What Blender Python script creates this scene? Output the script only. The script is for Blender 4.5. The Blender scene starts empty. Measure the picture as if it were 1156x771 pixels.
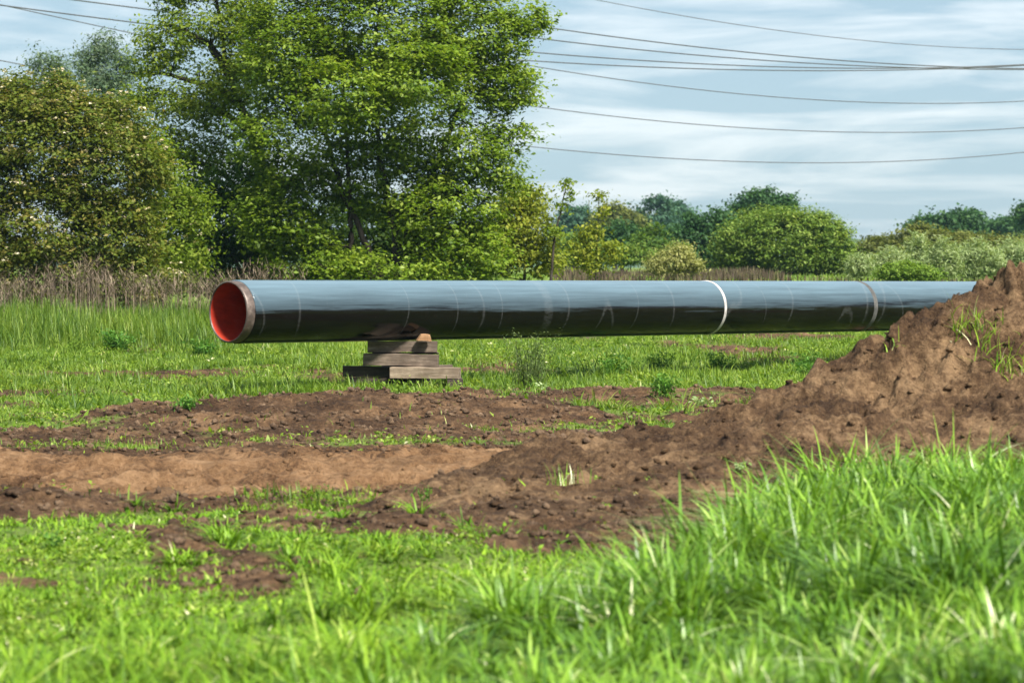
import bpy, bmesh, math, random
import numpy as np

random.seed(7)
rng = np.random.default_rng(11)
SC = bpy.context.scene
COL = SC.collection
PI = math.pi
H = 2.2            # eye height
F = 3000.0         # focal length in photo pixels
HY = 302.0         # horizon row


def P(px, py, d):
    """photo pixel at depth d -> world point"""
    return np.array([(px - 578.0) / F * d, d, H - (py - HY) / F * d])


# ------------------------------------------------------------------ noise
def _h(ix, iy, seed):
    n = (ix.astype(np.int64) * 374761393 + iy.astype(np.int64) * 668265263 + seed * 974711) & 0x7fffffff
    n = ((n ^ (n >> 13)) * 1274126177) & 0x7fffffff
    n = n ^ (n >> 16)
    return (n & 0xffff) / 65535.0


def vn(x, y, seed=0):
    x = np.asarray(x, float); y = np.asarray(y, float)
    ix = np.floor(x); iy = np.floor(y)
    fx = x - ix; fy = y - iy
    fx = fx * fx * (3 - 2 * fx); fy = fy * fy * (3 - 2 * fy)
    a = _h(ix, iy, seed); b = _h(ix + 1, iy, seed); c = _h(ix, iy + 1, seed); d = _h(ix + 1, iy + 1, seed)
    return (a + (b - a) * fx) * (1 - fy) + (c + (d - c) * fx) * fy


def fbm(x, y, seed=0, oct=4, gain=0.5):
    s = 0; a = 1; t = 0
    for k in range(oct):
        s = s + a * (vn(x * 2 ** k + 17.3 * k, y * 2 ** k - 9.1 * k, seed + k) - 0.5) * 2
        t += a; a *= gain
    return s / t


def ss(a, b, x):
    t = np.clip((np.asarray(x, float) - a) / (b - a), 0, 1)
    return t * t * (3 - 2 * t)


# ------------------------------------------------------------------ object helpers
def mesh_np(name, verts, faces, mat=None, parent=None, attrs=None, smooth=False, link=True):
    """faces: list of int arrays (n,k)"""
    me = bpy.data.meshes.new(name)
    verts = np.ascontiguousarray(verts, dtype=np.float32)
    faces = [np.asarray(f, dtype=np.int32) for f in faces if len(f)]
    nl = sum(f.size for f in faces); nf = sum(len(f) for f in faces)
    me.vertices.add(len(verts)); me.vertices.foreach_set('co', verts.ravel())
    me.loops.add(nl); me.polygons.add(nf)
    me.loops.foreach_set('vertex_index', np.concatenate([f.ravel() for f in faces]))
    tot = np.concatenate([np.full(len(f), f.shape[1], np.int32) for f in faces])
    st = np.concatenate([[0], np.cumsum(tot)[:-1]]).astype(np.int32)
    me.polygons.foreach_set('loop_start', st); me.polygons.foreach_set('loop_total', tot)
    me.update(calc_edges=True)
    me.validate()
    if smooth:
        me.polygons.foreach_set('use_smooth', np.ones(len(me.polygons), bool))
    for k, v in (attrs or {}).items():
        a = me.attributes.new(k, 'FLOAT', 'POINT')
        a.data.foreach_set('value', np.ascontiguousarray(v, dtype=np.float32))
    o = bpy.data.objects.new(name, me)
    if mat:
        me.materials.append(mat)
    COL.objects.link(o)
    if parent is not None:
        o.parent = parent
    return o


def tag(o, label=None, cat=None, group=None, kind=None):
    if label: o['label'] = label
    if cat: o['category'] = cat
    if group: o['group'] = group
    if kind: o['kind'] = kind
    return o


def empty(name, loc, label, cat, group=None, rz=0):
    o = bpy.data.objects.new(name, None)
    COL.objects.link(o)
    o.location = tuple(float(v) for v in loc); o.rotation_euler = (0, 0, rz)
    o.empty_display_size = 0.2
    return tag(o, label, cat, group)


# ------------------------------------------------------------------ materials
def newmat(name):
    m = bpy.data.materials.new(name); m.use_nodes = True
    nt = m.node_tree; nt.nodes.clear()
    out = nt.nodes.new('ShaderNodeOutputMaterial')
    return m, nt, out


def N(nt, t, **kw):
    n = nt.nodes.new(t)
    for k, v in kw.items():
        if k in n.inputs.keys():
            n.inputs[k].default_value = v
        else:
            setattr(n, k, v)
    return n


def ramp(nt, fac, stops):
    r = nt.nodes.new('ShaderNodeValToRGB')
    e = r.color_ramp.elements
    while len(e) < len(stops): e.new(0.5)
    for el, (p, c) in zip(e, stops):
        el.position = p; el.color = (*c, 1)
    nt.links.new(fac, r.inputs['Fac'])
    return r.outputs['Color']


def mix(nt, fac, a, b, mode='MIX'):
    m = nt.nodes.new('ShaderNodeMix'); m.data_type = 'RGBA'; m.blend_type = mode
    if isinstance(fac, (int, float)): m.inputs['Factor'].default_value = fac
    else: nt.links.new(fac, m.inputs['Factor'])
    for i, v in ((6, a), (7, b)):
        if isinstance(v, tuple): m.inputs[i].default_value = (*v, 1)
        else: nt.links.new(v, m.inputs[i])
    return m.outputs[2]


def noise(nt, scale, detail=4, rough=0.6, vec=None, coord='Object', sc=None):
    n = N(nt, 'ShaderNodeTexNoise', Scale=scale, Detail=detail, Roughness=rough)
    if vec is None:
        tc = nt.nodes.new('ShaderNodeTexCoord'); vec = tc.outputs[coord]
    if sc:
        mp = nt.nodes.new('ShaderNodeMapping'); mp.inputs['Scale'].default_value = sc
        nt.links.new(vec, mp.inputs['Vector']); vec = mp.outputs['Vector']
    nt.links.new(vec, n.inputs['Vector'])
    return n.outputs['Fac']


def leaf_mat(name, stops, trans=0.35, rough=0.55, spec=0.12, tscale=1.5):
    m, nt, out = newmat(name)
    at = N(nt, 'ShaderNodeAttribute', attribute_name='tint')
    c = ramp(nt, at.outputs['Fac'], stops)
    b = N(nt, 'ShaderNodeBsdfPrincipled', Roughness=rough)
    b.inputs['Specular IOR Level'].default_value = spec
    nt.links.new(c, b.inputs['Base Color'])
    t = N(nt, 'ShaderNodeBsdfTranslucent')
    tc = mix(nt, 1.0, c, (tscale, tscale * 1.0, tscale * 0.45), 'MULTIPLY')
    nt.links.new(tc, t.inputs['Color'])
    mx = nt.nodes.new('ShaderNodeMixShader'); mx.inputs[0].default_value = trans
    nt.links.new(b.outputs[0], mx.inputs[1]); nt.links.new(t.outputs[0], mx.inputs[2])
    nt.links.new(mx.outputs[0], out.inputs['Surface'])
    return m


def bump(nt, h, strength, dist, normal=None):
    b = N(nt, 'ShaderNodeBump', Strength=strength, Distance=dist)
    nt.links.new(h, b.inputs['Height'])
    if normal is not None: nt.links.new(normal, b.inputs['Normal'])
    return b.outputs['Normal']


def soil_nodes(nt, dark, mid, light, scale=1.0):
    n1 = noise(nt, 1.3 * scale, 6, 0.65)
    n2 = noise(nt, 11 * scale, 6, 0.75)
    n3 = noise(nt, 38 * scale, 4, 0.7)
    a = N(nt, 'ShaderNodeMath', operation='MULTIPLY_ADD'); a.inputs[1].default_value = 0.45
    nt.links.new(n2, a.inputs[0])
    a2 = N(nt, 'ShaderNodeMath', operation='MULTIPLY'); a2.inputs[1].default_value = 0.55
    nt.links.new(n1, a2.inputs[0]); nt.links.new(a2.outputs[0], a.inputs[2])
    c = ramp(nt, a.outputs[0], [(0.40, dark), (0.5, mid), (0.62, light)])
    # fine crumb, colour of drier crumbs
    c = mix(nt, ramp(nt, n3, [(0.56, (0, 0, 0)), (0.72, (0.5, 0.5, 0.5))]), c, light)
    hn = N(nt, 'ShaderNodeMath', operation='MULTIPLY_ADD'); hn.inputs[1].default_value = 0.5
    nt.links.new(n3, hn.inputs[0]); nt.links.new(n2, hn.inputs[2])
    nrm = bump(nt, hn.outputs[0], 1.0, 0.08 / scale)
    return c, nrm


SOIL_D = (0.030, 0.016, 0.009)
SOIL_M = (0.090, 0.052, 0.027)
SOIL_L = (0.250, 0.158, 0.085)


def make_materials():
    M = {}
    # ground : soil mixed with grassy thatch by attribute
    m, nt, out = newmat('ground')
    sc_, sn = soil_nodes(nt, SOIL_D, (0.078, 0.043, 0.022), (0.21, 0.125, 0.066))
    g1 = noise(nt, 0.8, 5, 0.7)
    g2 = noise(nt, 14, 4, 0.7)
    gm = N(nt, 'ShaderNodeMath', operation='MULTIPLY_ADD'); gm.inputs[1].default_value = 0.5
    nt.links.new(g2, gm.inputs[0])
    gh = N(nt, 'ShaderNodeMath', operation='MULTIPLY'); gh.inputs[1].default_value = 0.5
    nt.links.new(g1, gh.inputs[0]); nt.links.new(gh.outputs[0], gm.inputs[2])
    gc = ramp(nt, gm.outputs[0], [(0.35, (0.07, 0.10, 0.02)), (0.5, (0.13, 0.19, 0.035)), (0.65, (0.20, 0.26, 0.06))])
    at = N(nt, 'ShaderNodeAttribute', attribute_name='soil')
    c = mix(nt, at.outputs['Fac'], gc, sc_)
    b = N(nt, 'ShaderNodeBsdfPrincipled', Roughness=0.95)
    b.inputs['Specular IOR Level'].default_value = 0.15
    nt.links.new(c, b.inputs['Base Color']); nt.links.new(sn, b.inputs['Normal'])
    nt.links.new(b.outputs[0], out.inputs['Surface'])
    M['ground'] = m

    def soil(name, d, mi, l, s=1.0):
        m, nt, out = newmat(name)
        c, n = soil_nodes(nt, d, mi, l, s)
        b = N(nt, 'ShaderNodeBsdfPrincipled', Roughness=0.95)
        b.inputs['Specular IOR Level'].default_value = 0.15
        nt.links.new(c, b.inputs['Base Color']); nt.links.new(n, b.inputs['Normal'])
        nt.links.new(b.outputs[0], out.inputs['Surface'])
        return m
    M['mound'] = soil('mound_soil', SOIL_D, SOIL_M, SOIL_L)
    m, nt, out = newmat('track_soil')
    c, n = soil_nodes(nt, (0.072, 0.037, 0.018), (0.185, 0.102, 0.049), (0.31, 0.188, 0.10))
    at = N(nt, 'ShaderNodeAttribute', attribute_name='damp')
    c = mix(nt, at.outputs['Fac'], c, SOIL_M)
    b = N(nt, 'ShaderNodeBsdfPrincipled', Roughness=0.95)
    b.inputs['Specular IOR Level'].default_value = 0.15
    nt.links.new(c, b.inputs['Base Color']); nt.links.new(n, b.inputs['Normal'])
    nt.links.new(b.outputs[0], out.inputs['Surface'])
    M['track'] = m
    M['clod'] = soil('clod_soil', SOIL_D, (0.10, 0.064, 0.04), (0.22, 0.145, 0.09), 2.0)

    # grasses
    M['g_near'] = leaf_mat('near_grass', [(0.0, (0.04, 0.10, 0.005)), (0.4, (0.115, 0.22, 0.010)), (0.75, (0.22, 0.34, 0.025)), (0.92, (0.36, 0.42, 0.10)), (1.0, (0.58, 0.56, 0.34))], 0.22, 0.5, 0.18, 1.5)
    M['g_tall'] = leaf_mat('tall_grass', [(0.0, (0.04, 0.10, 0.010)), (0.4, (0.10, 0.205, 0.014)), (0.74, (0.20, 0.335, 0.034)), (0.90, (0.36, 0.45, 0.13)), (1.0, (0.62, 0.62, 0.40))], 0.22, 0.36, 0.28, 1.5)
    M['g_field'] = leaf_mat('field_grass', [(0.0, (0.045, 0.10, 0.008)), (0.4, (0.125, 0.21, 0.016)), (0.75, (0.23, 0.31, 0.035)), (0.92, (0.37, 0.40, 0.12)), (1.0, (0.58, 0.55, 0.36))], 0.4, 0.5, 0.35, 1.4)
    M['g_back'] = leaf_mat('back_grass', [(0.0, (0.045, 0.10, 0.012)), (0.5, (0.13, 0.205, 0.022)), (0.85, (0.23, 0.29, 0.05)), (1.0, (0.42, 0.40, 0.18))], 0.4, 0.5, 0.3, 1.4)
    M['dry'] = leaf_mat('dry_stalks', [(0.0, (0.06, 0.045, 0.035)), (0.5, (0.14, 0.105, 0.075)), (1.0, (0.30, 0.235, 0.17))], 0.15, 0.8, 0.2, 1.1)
    M['heath'] = leaf_mat('heath', [(0.0, (0.04, 0.028, 0.022)), (0.5, (0.085, 0.060, 0.042)), (1.0, (0.13, 0.125, 0.05))], 0.15, 0.8, 0.2, 1.1)

    # foliage
    def lm(k, a, b, c, **kw): M[k] = leaf_mat('leaves_' + k, [(0.0, a), (0.55, b), (1.0, c)], **kw)
    lm('maple', (0.040, 0.085, 0.006), (0.130, 0.200, 0.014), (0.28, 0.345, 0.06), trans=0.42, rough=0.5, spec=0.2)
    lm('airy', (0.06, 0.11, 0.010), (0.145, 0.205, 0.020), (0.27, 0.31, 0.06), trans=0.45)
    lm('dogwood', (0.042, 0.075, 0.010), (0.105, 0.135, 0.018), (0.22, 0.18, 0.05), trans=0.35)
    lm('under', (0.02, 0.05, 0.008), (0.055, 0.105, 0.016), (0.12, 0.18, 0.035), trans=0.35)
    lm('yellowish', (0.07, 0.10, 0.010), (0.17, 0.205, 0.020), (0.30, 0.30, 0.05), trans=0.4)
    lm('poplar', (0.045, 0.085, 0.045), (0.09, 0.135, 0.075), (0.15, 0.19, 0.11), trans=0.3)
    lm('dark', (0.015, 0.045, 0.014), (0.035, 0.085, 0.026), (0.075, 0.14, 0.045), trans=0.3)
    lm('farwood', (0.02, 0.055, 0.03), (0.04, 0.09, 0.05), (0.075, 0.14, 0.075), trans=0.25)
    lm('roundbush', (0.040, 0.085, 0.012), (0.110, 0.175, 0.025), (0.25, 0.31, 0.07), trans=0.3)
    lm('willow', (0.12, 0.18, 0.06), (0.21, 0.27, 0.11), (0.37, 0.42, 0.22), trans=0.35)
    lm('olive', (0.06, 0.075, 0.016), (0.12, 0.135, 0.028), (0.18, 0.19, 0.05), trans=0.3)
    lm('paleshrub', (0.14, 0.15, 0.045), (0.24, 0.25, 0.08), (0.40, 0.38, 0.16), trans=0.3)
    lm('lowbush', (0.05, 0.10, 0.012), (0.12, 0.20, 0.025), (0.22, 0.30, 0.05), trans=0.35)
    lm('weed', (0.03, 0.09, 0.012), (0.075, 0.18, 0.025), (0.15, 0.27, 0.05), trans=0.35)
    lm('thistle', (0.035, 0.06, 0.018), (0.08, 0.12, 0.035), (0.20, 0.25, 0.10), trans=0.3)
    lm('paleweed', (0.14, 0.22, 0.07), (0.26, 0.34, 0.15), (0.42, 0.48, 0.28), trans=0.3)
    lm('blossom', (0.34, 0.27, 0.17), (0.48, 0.42, 0.29), (0.62, 0.58, 0.44), trans=0.2)

    # bark
    def bark(k, a, b_):
        m, nt, out = newmat('bark_' + k)
        n = noise(nt, 5, 5, 0.7, sc=(3, 3, 0.6))
        c = ramp(nt, n, [(0.35, a), (0.65, b_)])
        b = N(nt, 'ShaderNodeBsdfPrincipled', Roughness=0.9)
        b.inputs['Specular IOR Level'].default_value = 0.2
        nt.links.new(c, b.inputs['Base Color']); nt.links.new(bump(nt, n, 0.6, 0.03), b.inputs['Normal'])
        nt.links.new(b.outputs[0], out.inputs['Surface'])
        M[k] = m
    bark('bark', (0.018, 0.014, 0.011), (0.055, 0.045, 0.036))
    bark('barkpale', (0.05, 0.042, 0.035), (0.13, 0.11, 0.09))

    # pipe coating : black polyethylene with spiral winding, scuffs, dust and a painted sky sheen
    m, nt, out = newmat('pipe_coating')
    tc = nt.nodes.new('ShaderNodeTexCoord')
    ob = tc.outputs['Object']
    streak = noise(nt, 3.0, 6, 0.65, vec=ob, sc=(0.16, 4.0, 4.0))
    fine = noise(nt, 16.0, 5, 0.7, vec=ob, sc=(0.35, 2.0, 2.0))
    # scuffs running round the pipe
    sc2 = noise(nt, 5.0, 5, 0.75, vec=ob, sc=(3.0, 0.5, 0.5))
    dust = N(nt, 'ShaderNodeMath', operation='MULTIPLY')
    nt.links.new(ramp(nt, sc2, [(0.57, (0, 0, 0)), (0.82, (0.16, 0.16, 0.16))]), dust.inputs[0])
    nt.links.new(ramp(nt, fine, [(0.42, (0, 0, 0)), (0.7, (1, 1, 1))]), dust.inputs[1])
    base = mix(nt, streak, (0.0015, 0.0013, 0.0014), (0.005, 0.004, 0.004))
    # sky reflection painted as blue grey colour on the upper side of the coating
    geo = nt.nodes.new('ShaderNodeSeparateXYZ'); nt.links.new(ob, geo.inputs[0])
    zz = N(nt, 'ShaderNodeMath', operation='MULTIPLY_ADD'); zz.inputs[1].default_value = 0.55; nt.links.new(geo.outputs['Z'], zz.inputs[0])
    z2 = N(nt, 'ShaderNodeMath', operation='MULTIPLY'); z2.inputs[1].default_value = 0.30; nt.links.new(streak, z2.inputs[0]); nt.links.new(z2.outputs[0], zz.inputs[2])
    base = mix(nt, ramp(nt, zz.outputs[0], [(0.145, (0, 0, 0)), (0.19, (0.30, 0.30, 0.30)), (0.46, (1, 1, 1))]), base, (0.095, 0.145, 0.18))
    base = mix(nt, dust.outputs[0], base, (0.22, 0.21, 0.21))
    wl = noise(nt, 1.0, 1, 0.5, vec=ob, sc=(0.55, 0.10, 0.10))
    wm = N(nt, 'ShaderNodeMath', operation='MULTIPLY')
    nt.links.new(ramp(nt, wl, [(0.490, (0, 0, 0)), (0.497, (0.12, 0.12, 0.12)), (0.504, (0, 0, 0))]), wm.inputs[0])
    nt.links.new(ramp(nt, fine, [(0.35, (0.1, 0.1, 0.1)), (0.6, (1, 1, 1))]), wm.inputs[1])
    base = mix(nt, wm.outputs[0], base, (0.30, 0.31, 0.32))
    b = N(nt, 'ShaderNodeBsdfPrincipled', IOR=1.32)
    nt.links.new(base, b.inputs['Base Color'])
    rr = ramp(nt, streak, [(0.3, (0.07, 0.07, 0.07)), (0.7, (0.19, 0.19, 0.19))])
    nt.links.new(rr, b.inputs['Roughness'])
    # spiral seam ripple
    w = N(nt, 'ShaderNodeTexWave', wave_type='BANDS', bands_direction='X', Scale=0.9, Distortion=0.3)
    w.inputs['Detail'].default_value = 1.0
    nt.links.new(ob, w.inputs['Vector'])
    n0 = bump(nt, w.outputs['Fac'], 0.06, 0.02)
    n1 = bump(nt, streak, 0.02, 0.03, n0)
    nt.links.new(n1, b.inputs['Normal'])
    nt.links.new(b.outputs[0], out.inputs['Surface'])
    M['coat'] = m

    m, nt, out = newmat('bare_steel')
    n = noise(nt, 7, 6, 0.7)
    c = ramp(nt, n, [(0.3, (0.035, 0.022, 0.018)), (0.52, (0.085, 0.062, 0.052)), (0.75, (0.20, 0.155, 0.13))])
    b = N(nt, 'ShaderNodeBsdfPrincipled', Roughness=0.5, Metallic=0.35)
    nt.links.new(c, b.inputs['Base Color']); nt.links.new(bump(nt, n, 0.2, 0.01), b.inputs['Normal'])
    nt.links.new(b.outputs[0], out.inputs['Surface'])
    M['steel'] = m

    m, nt, out = newmat('red_lining')
    n = noise(nt, 4, 6, 0.7, sc=(0.6, 1.5, 1.5))
    c = ramp(nt, n, [(0.3, (0.22, 0.016, 0.008)), (0.55, (0.42, 0.032, 0.013)), (0.75, (0.46, 0.075, 0.04))])
    b = N(nt, 'ShaderNodeBsdfPrincipled', Roughness=0.45)
    nt.links.new(c, b.inputs['Base Color']); nt.links.new(b.outputs[0], out.inputs['Surface'])
    M['lining'] = m

    def plain(k, a, b_, rough=0.6, s=6):
        m, nt, out = newmat(k)
        n = noise(nt, s, 5, 0.7)
        c = ramp(nt, n, [(0.35, a), (0.7, b_)])
        b = N(nt, 'ShaderNodeBsdfPrincipled', Roughness=rough)
        nt.links.new(c, b.inputs['Base Color']); nt.links.new(bump(nt, n, 0.3, 0.01), b.inputs['Normal'])
        nt.links.new(b.outputs[0], out.inputs['Surface'])
        M[k] = m
    plain('weld_ring', (0.26, 0.24, 0.23), (0.52, 0.48, 0.46), 0.7)
    plain('mud_band', (0.03, 0.029, 0.028), (0.10, 0.095, 0.09), 0.8)
    plain('wire', (0.03, 0.032, 0.035), (0.06, 0.065, 0.07), 0.5)
    plain('hill', (0.03, 0.065, 0.035), (0.06, 0.10, 0.05), 1.0, 0.08)

    def wood(k, a, b_, c_):
        m, nt, out = newmat(k)
        g = noise(nt, 3.5, 6, 0.75, sc=(0.6, 7, 7))
        big = noise(nt, 2.2, 4, 0.6)
        c = ramp(nt, g, [(0.32, a), (0.52, b_), (0.72, c_)])
        c = mix(nt, ramp(nt, big, [(0.4, (0, 0, 0)), (0.62, (0.7, 0.7, 0.7))]), c, a)
        b = N(nt, 'ShaderNodeBsdfPrincipled', Roughness=0.85)
        b.inputs['Specular IOR Level'].default_value = 0.2
        nt.links.new(c, b.inputs['Base Color']); nt.links.new(bump(nt, g, 0.6, 0.02), b.inputs['Normal'])
        nt.links.new(b.outputs[0], out.inputs['Surface'])
        M[k] = m
    wood('wood_grey', (0.06, 0.045, 0.034), (0.17, 0.13, 0.098), (0.32, 0.255, 0.20))
    wood('wood_pale', (0.11, 0.08, 0.056), (0.26, 0.20, 0.145), (0.42, 0.335, 0.25))
    wood('wood_dark', (0.025, 0.019, 0.016), (0.06, 0.045, 0.036), (0.11, 0.085, 0.068))
    wood('wood_orange', (0.19, 0.10, 0.05), (0.36, 0.21, 0.11), (0.52, 0.34, 0.20))
    return M


M = make_materials()

# ------------------------------------------------------------------ terrain functions
CREST = np.array([  # x, y, h
    (-3.2, 24.6, -0.12), (-2.2, 24.8, -0.03), (-1.4, 25.3, 0.03), (-0.75, 25.8, 0.10), (-0.2, 26.4, 0.25), (0.2, 27.0, 0.41), (1.14, 28.0, 0.50),
    (2.1, 28.5, 0.60), (2.73, 29.0, 0.81), (3.34, 29.3, 1.06), (3.7, 29.5, 1.26), (4.03, 29.7, 1.46), (4.28, 29.75, 1.55),
    (4.64, 29.8, 1.66), (4.8, 29.85, 1.75), (5.2, 29.9, 2.00), (5.5, 30.0, 2.22), (5.8, 30.0, 2.28), (7.5, 30.3, 2.4), (9.5, 30.5, 1.8), (12, 31, -0.1)])


def mound_h(x, y):
    x = np.asarray(x, float); y = np.asarray(y, float)
    wob = 0.25 * fbm(x * 0.9, y * 0.0 + 3.0, 21, 3)
    cy = np.interp(x, CREST[:, 0], CREST[:, 1]) + wob
    h = np.interp(x, CREST[:, 0], CREST[:, 2], left=-0.2, right=-0.2)
    wf = np.interp(x, [-3, -1, 1, 3, 4.2, 5.5, 12], [2.6, 3.6, 5.2, 5.4, 5.0, 5.0, 5.0])
    wb = 0.7 + 1.35 * np.maximum(h, 0)
    t = np.where(y < cy, (cy - y) / wf, (y - cy) / wb)
    # front: steep upper bank then a spreading toe
    steep = ss(2.8, 4.4, x)
    pf_soft = np.clip(1 - t, -0.5, 1)
    pf_steep = np.where(t < 0.30, 1 - 1.9 * t, 0.43 * (1 - (t - 0.30) / 0.70) ** 1.0)
    pf = pf_soft * (1 - steep) + pf_steep * steep
    pb = np.clip(1 - t, -0.5, 1)
    p = np.where(y < cy, pf, pb)
    z = h * np.maximum(p, 0) - 0.35 * np.maximum(t - 1, 0) - 0.02
    amp = 0.02 + 0.20 * np.clip(h, 0, 1.4)
    wx = x + 0.35 * fbm(x * 1.7, y * 1.7, 31, 2); wy = y + 0.35 * fbm(x * 1.7, y * 1.7, 37, 2)
    big = fbm(wx * 1.3, wy * 1.3, 41, 3)
    rid = 1 - np.abs(fbm(wx * 2.6, wy * 1.9, 47, 3)) * 2.2
    small = fbm(x * 6, y * 6, 53, 4, 0.65)
    lump = np.maximum(0, vn(wx * 4.2, wy * 4.2, 59) - 0.42) * 0.24 + np.maximum(0, vn(wx * 9.5, wy * 9.5, 67) - 0.5) * 0.09
    pit = np.minimum(0, fbm(wx * 2.3, wy * 2.3, 63, 3) + 0.12) * 0.38
    hc = np.clip(h, 0, 1.5)
    crack = -np.maximum(0, 0.16 - np.abs(fbm(wx * 3.1 + 5, wy * 1.4, 69, 3))) * 0.9
    grit = (1 - np.abs(fbm(x * 11, y * 11, 55, 3, 0.65)) * 2) * 0.035
    z = z + np.clip(p * 1.6, 0.0, 1) * (amp * (big * 0.55 + (rid - 0.4) * 0.30) + small * (0.045 + 0.035 * hc) + lump * (0.6 + 0.3 * hc) + pit * (0.25 + 0.25 * hc) + crack * hc * 0.45 + grit * (0.5 + hc) - 0.05 * hc)
    return z


def track_c(x): return np.interp(x, [-14, -6, -2, 0.5, 2.5, 6], [28.0, 28.4, 28.8, 30.2, 32.8, 37.0])


def track_mask(x, y):
    hw = np.interp(x, [-14, -5, 0, 3, 6], [3.9, 3.9, 3.2, 2.4, 2.0])
    d = np.abs(y - track_c(x)) + 0.55 * fbm(x * 0.6, y * 0.8, 61, 3)
    return (hw - d)          # >0 inside


def ell(x, y, cx, cy, rx, ry, seed, amt=0.6, f=1.3):
    d = ((x - cx) / rx) ** 2 + ((y - cy) / ry) ** 2
    return 1.0 - d + amt * 2 * fbm(x * f, y * f, seed, 4)


def soil_raw(x, y):
    """>0 where bare soil shows"""
    s = np.full(np.shape(x), -9.0)
    for args in [(-2.8, 36.0, 3.8, 4.2, 71), (-6.3, 34.2, 2.4, 1.8, 72), (0.6, 41.5, 4.2, 2.6, 73), (3.2, 45.0, 3.0, 2.0, 74), (-0.8, 37.5, 2.6, 2.4, 81),
                 (-2.0, 18.6, 0.60, 1.25, 75, 0.95, 2.3), (-2.5, 20.4, 0.35, 0.7, 85, 0.9, 2.5), (0.9, 21.2, 1.5, 1.1, 86, 0.95, 2.2), (-4.3, 24.4, 1.0, 1.2, 76), (1.35, 20.6, 0.42, 0.8, 77, 0.8, 2.0), (-2.9, 22.0, 0.5, 0.8, 78, 0.9, 2.2),
                 (0.2, 22.6, 2.6, 1.3, 79), (-8.2, 41.5, 1.2, 1.0, 80), (-4.3, 43.5, 1.3, 1.0, 82), (-7.6, 45.5, 1.6, 0.8, 83), (3.8, 37.5, 1.8, 2.5, 84), (0.3, 34.3, 2.6, 1.1, 87, 0.8, 1.6), (-4.6, 33.4, 1.8, 0.7, 89, 0.8, 1.8),
                 (-2.9, 24.6, 1.1, 0.7, 88)]:
        s = np.maximum(s, ell(x, y, *args))
    s = np.maximum(s, track_mask(x, y) * 0.9 + 0.32)
    near = fbm(x * 1.7, y * 1.2, 93, 4) - 0.46 - 2 * (y > 27)
    s = np.maximum(s, near * 2.5)
    far = fbm(x * 0.35, y * 0.22, 91, 4) - 0.22 - 2 * (y < 44) - 1.0 * (y > 90)
    return np.maximum(s, far * 2.0)


def ground_h(x, y):
    x = np.asarray(x, float); y = np.asarray(y, float)
    z = 0.75 * ss(52, 84, y) + 0.95 * ss(84, 142, y) + 0.28 * ss(142, 420, y)
    z = z + 0.06 * fbm(x * 0.25, y * 0.25, 1, 3) * ss(8, 14, y)
    near = 1 - ss(70, 110, y)
    z = z + near * 0.045 * fbm(x * 1.3, y * 1.3, 3, 4)
    # rising verge in front right
    z = z + 0.36 * ss(0.6, 3.6, x) * (1 - ss(20.5, 26, y)) - 0.0
    z = z + 0.05 * (1 - ss(14, 22, y)) * ss(-4, -1, -np.abs(x))
    # soil banks beyond the track
    for cx, cy, rx, ry, hh in [(-3.2, 37.6, 3.6, 1.7, 0.30), (-0.4, 38.6, 2.8, 1.3, 0.16), (1.6, 43.2, 4.6, 1.4, 0.17), (-1.95, 18.8, 0.7, 1.1, 0.02), (-4.4, 24.3, 1.2, 0.9, 0.14)]:
        z = z + hh * np.exp(-((x - cx) / rx) ** 2 - ((y - cy) / ry) ** 2)
    tm = track_mask(x, y)
    rut = (np.exp(-((y - track_c(x) + 1.25) / 0.35) ** 2) + np.exp(-((y - track_c(x) - 0.75) / 0.3) ** 2)) * ss(0.0, 0.6, tm)
    z = z - 0.09 * ss(-0.2, 0.8, tm) - 0.15 * rut
    z = z + 0.11 * (np.exp(-((y - track_c(x) + 0.55) / 0.22) ** 2) + np.exp(-((y - track_c(x) - 1.5) / 0.25) ** 2)) * ss(0, 0.6, tm) * vn(x * 1.1, y * 0.8, 19)
    tk = ss(-0.1, 0.5, tm)
    z = z + tk * (0.045 * fbm(x * 0.8, y * 6.5, 18, 3) + 0.02 * np.sign(np.sin((x + 0.15 * np.sin(y * 6)) * 2 * PI / 0.20)) * (np.abs(y - track_c(x) - 0.1) < 0.35) * ss(0.35, 0.5, vn(x * 0.5, y * 0.2, 20)))
    z = z + tk * (0.035 * fbm(x * 2.2, y * 3.0, 14, 3) + 0.045 * fbm(x * 6, y * 7, 15, 4, 0.65) + 0.07 * np.maximum(0, vn(x * 4.5, y * 5.5, 16) - 0.55) * (vn(x * 0.6, y * 0.9, 17) > 0.42))
    z = z + 0.022 * rut * np.sin((x + 0.25 * np.sin(y * 9)) * 2 * PI / 0.22) * (vn(x * 0.7, y * 0.5, 97) > 0.35)
    s = np.clip(soil_raw(x, y) * 1.5, 0, 1) * near
    z = z + s * (0.11 * fbm(x * 2.6, y * 3.2, 5, 5, 0.66) + 0.16 * np.maximum(0, vn(x * 4.3, y * 4.3, 7) - 0.5))
    return z


def surf_h(x, y):
    g = ground_h(x, y)
    inside = (y > 18) & (y < 36) & (x > -4.5)
    if np.any(inside):
        g = np.where(inside, np.maximum(g, mound_h(x, y)), g)
    return g


# ------------------------------------------------------------------ ground sheet, track, mound
def axis(parts):
    a = [np.arange(s, e, st) for s, e, st in parts]
    return np.concatenate(a)


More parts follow.
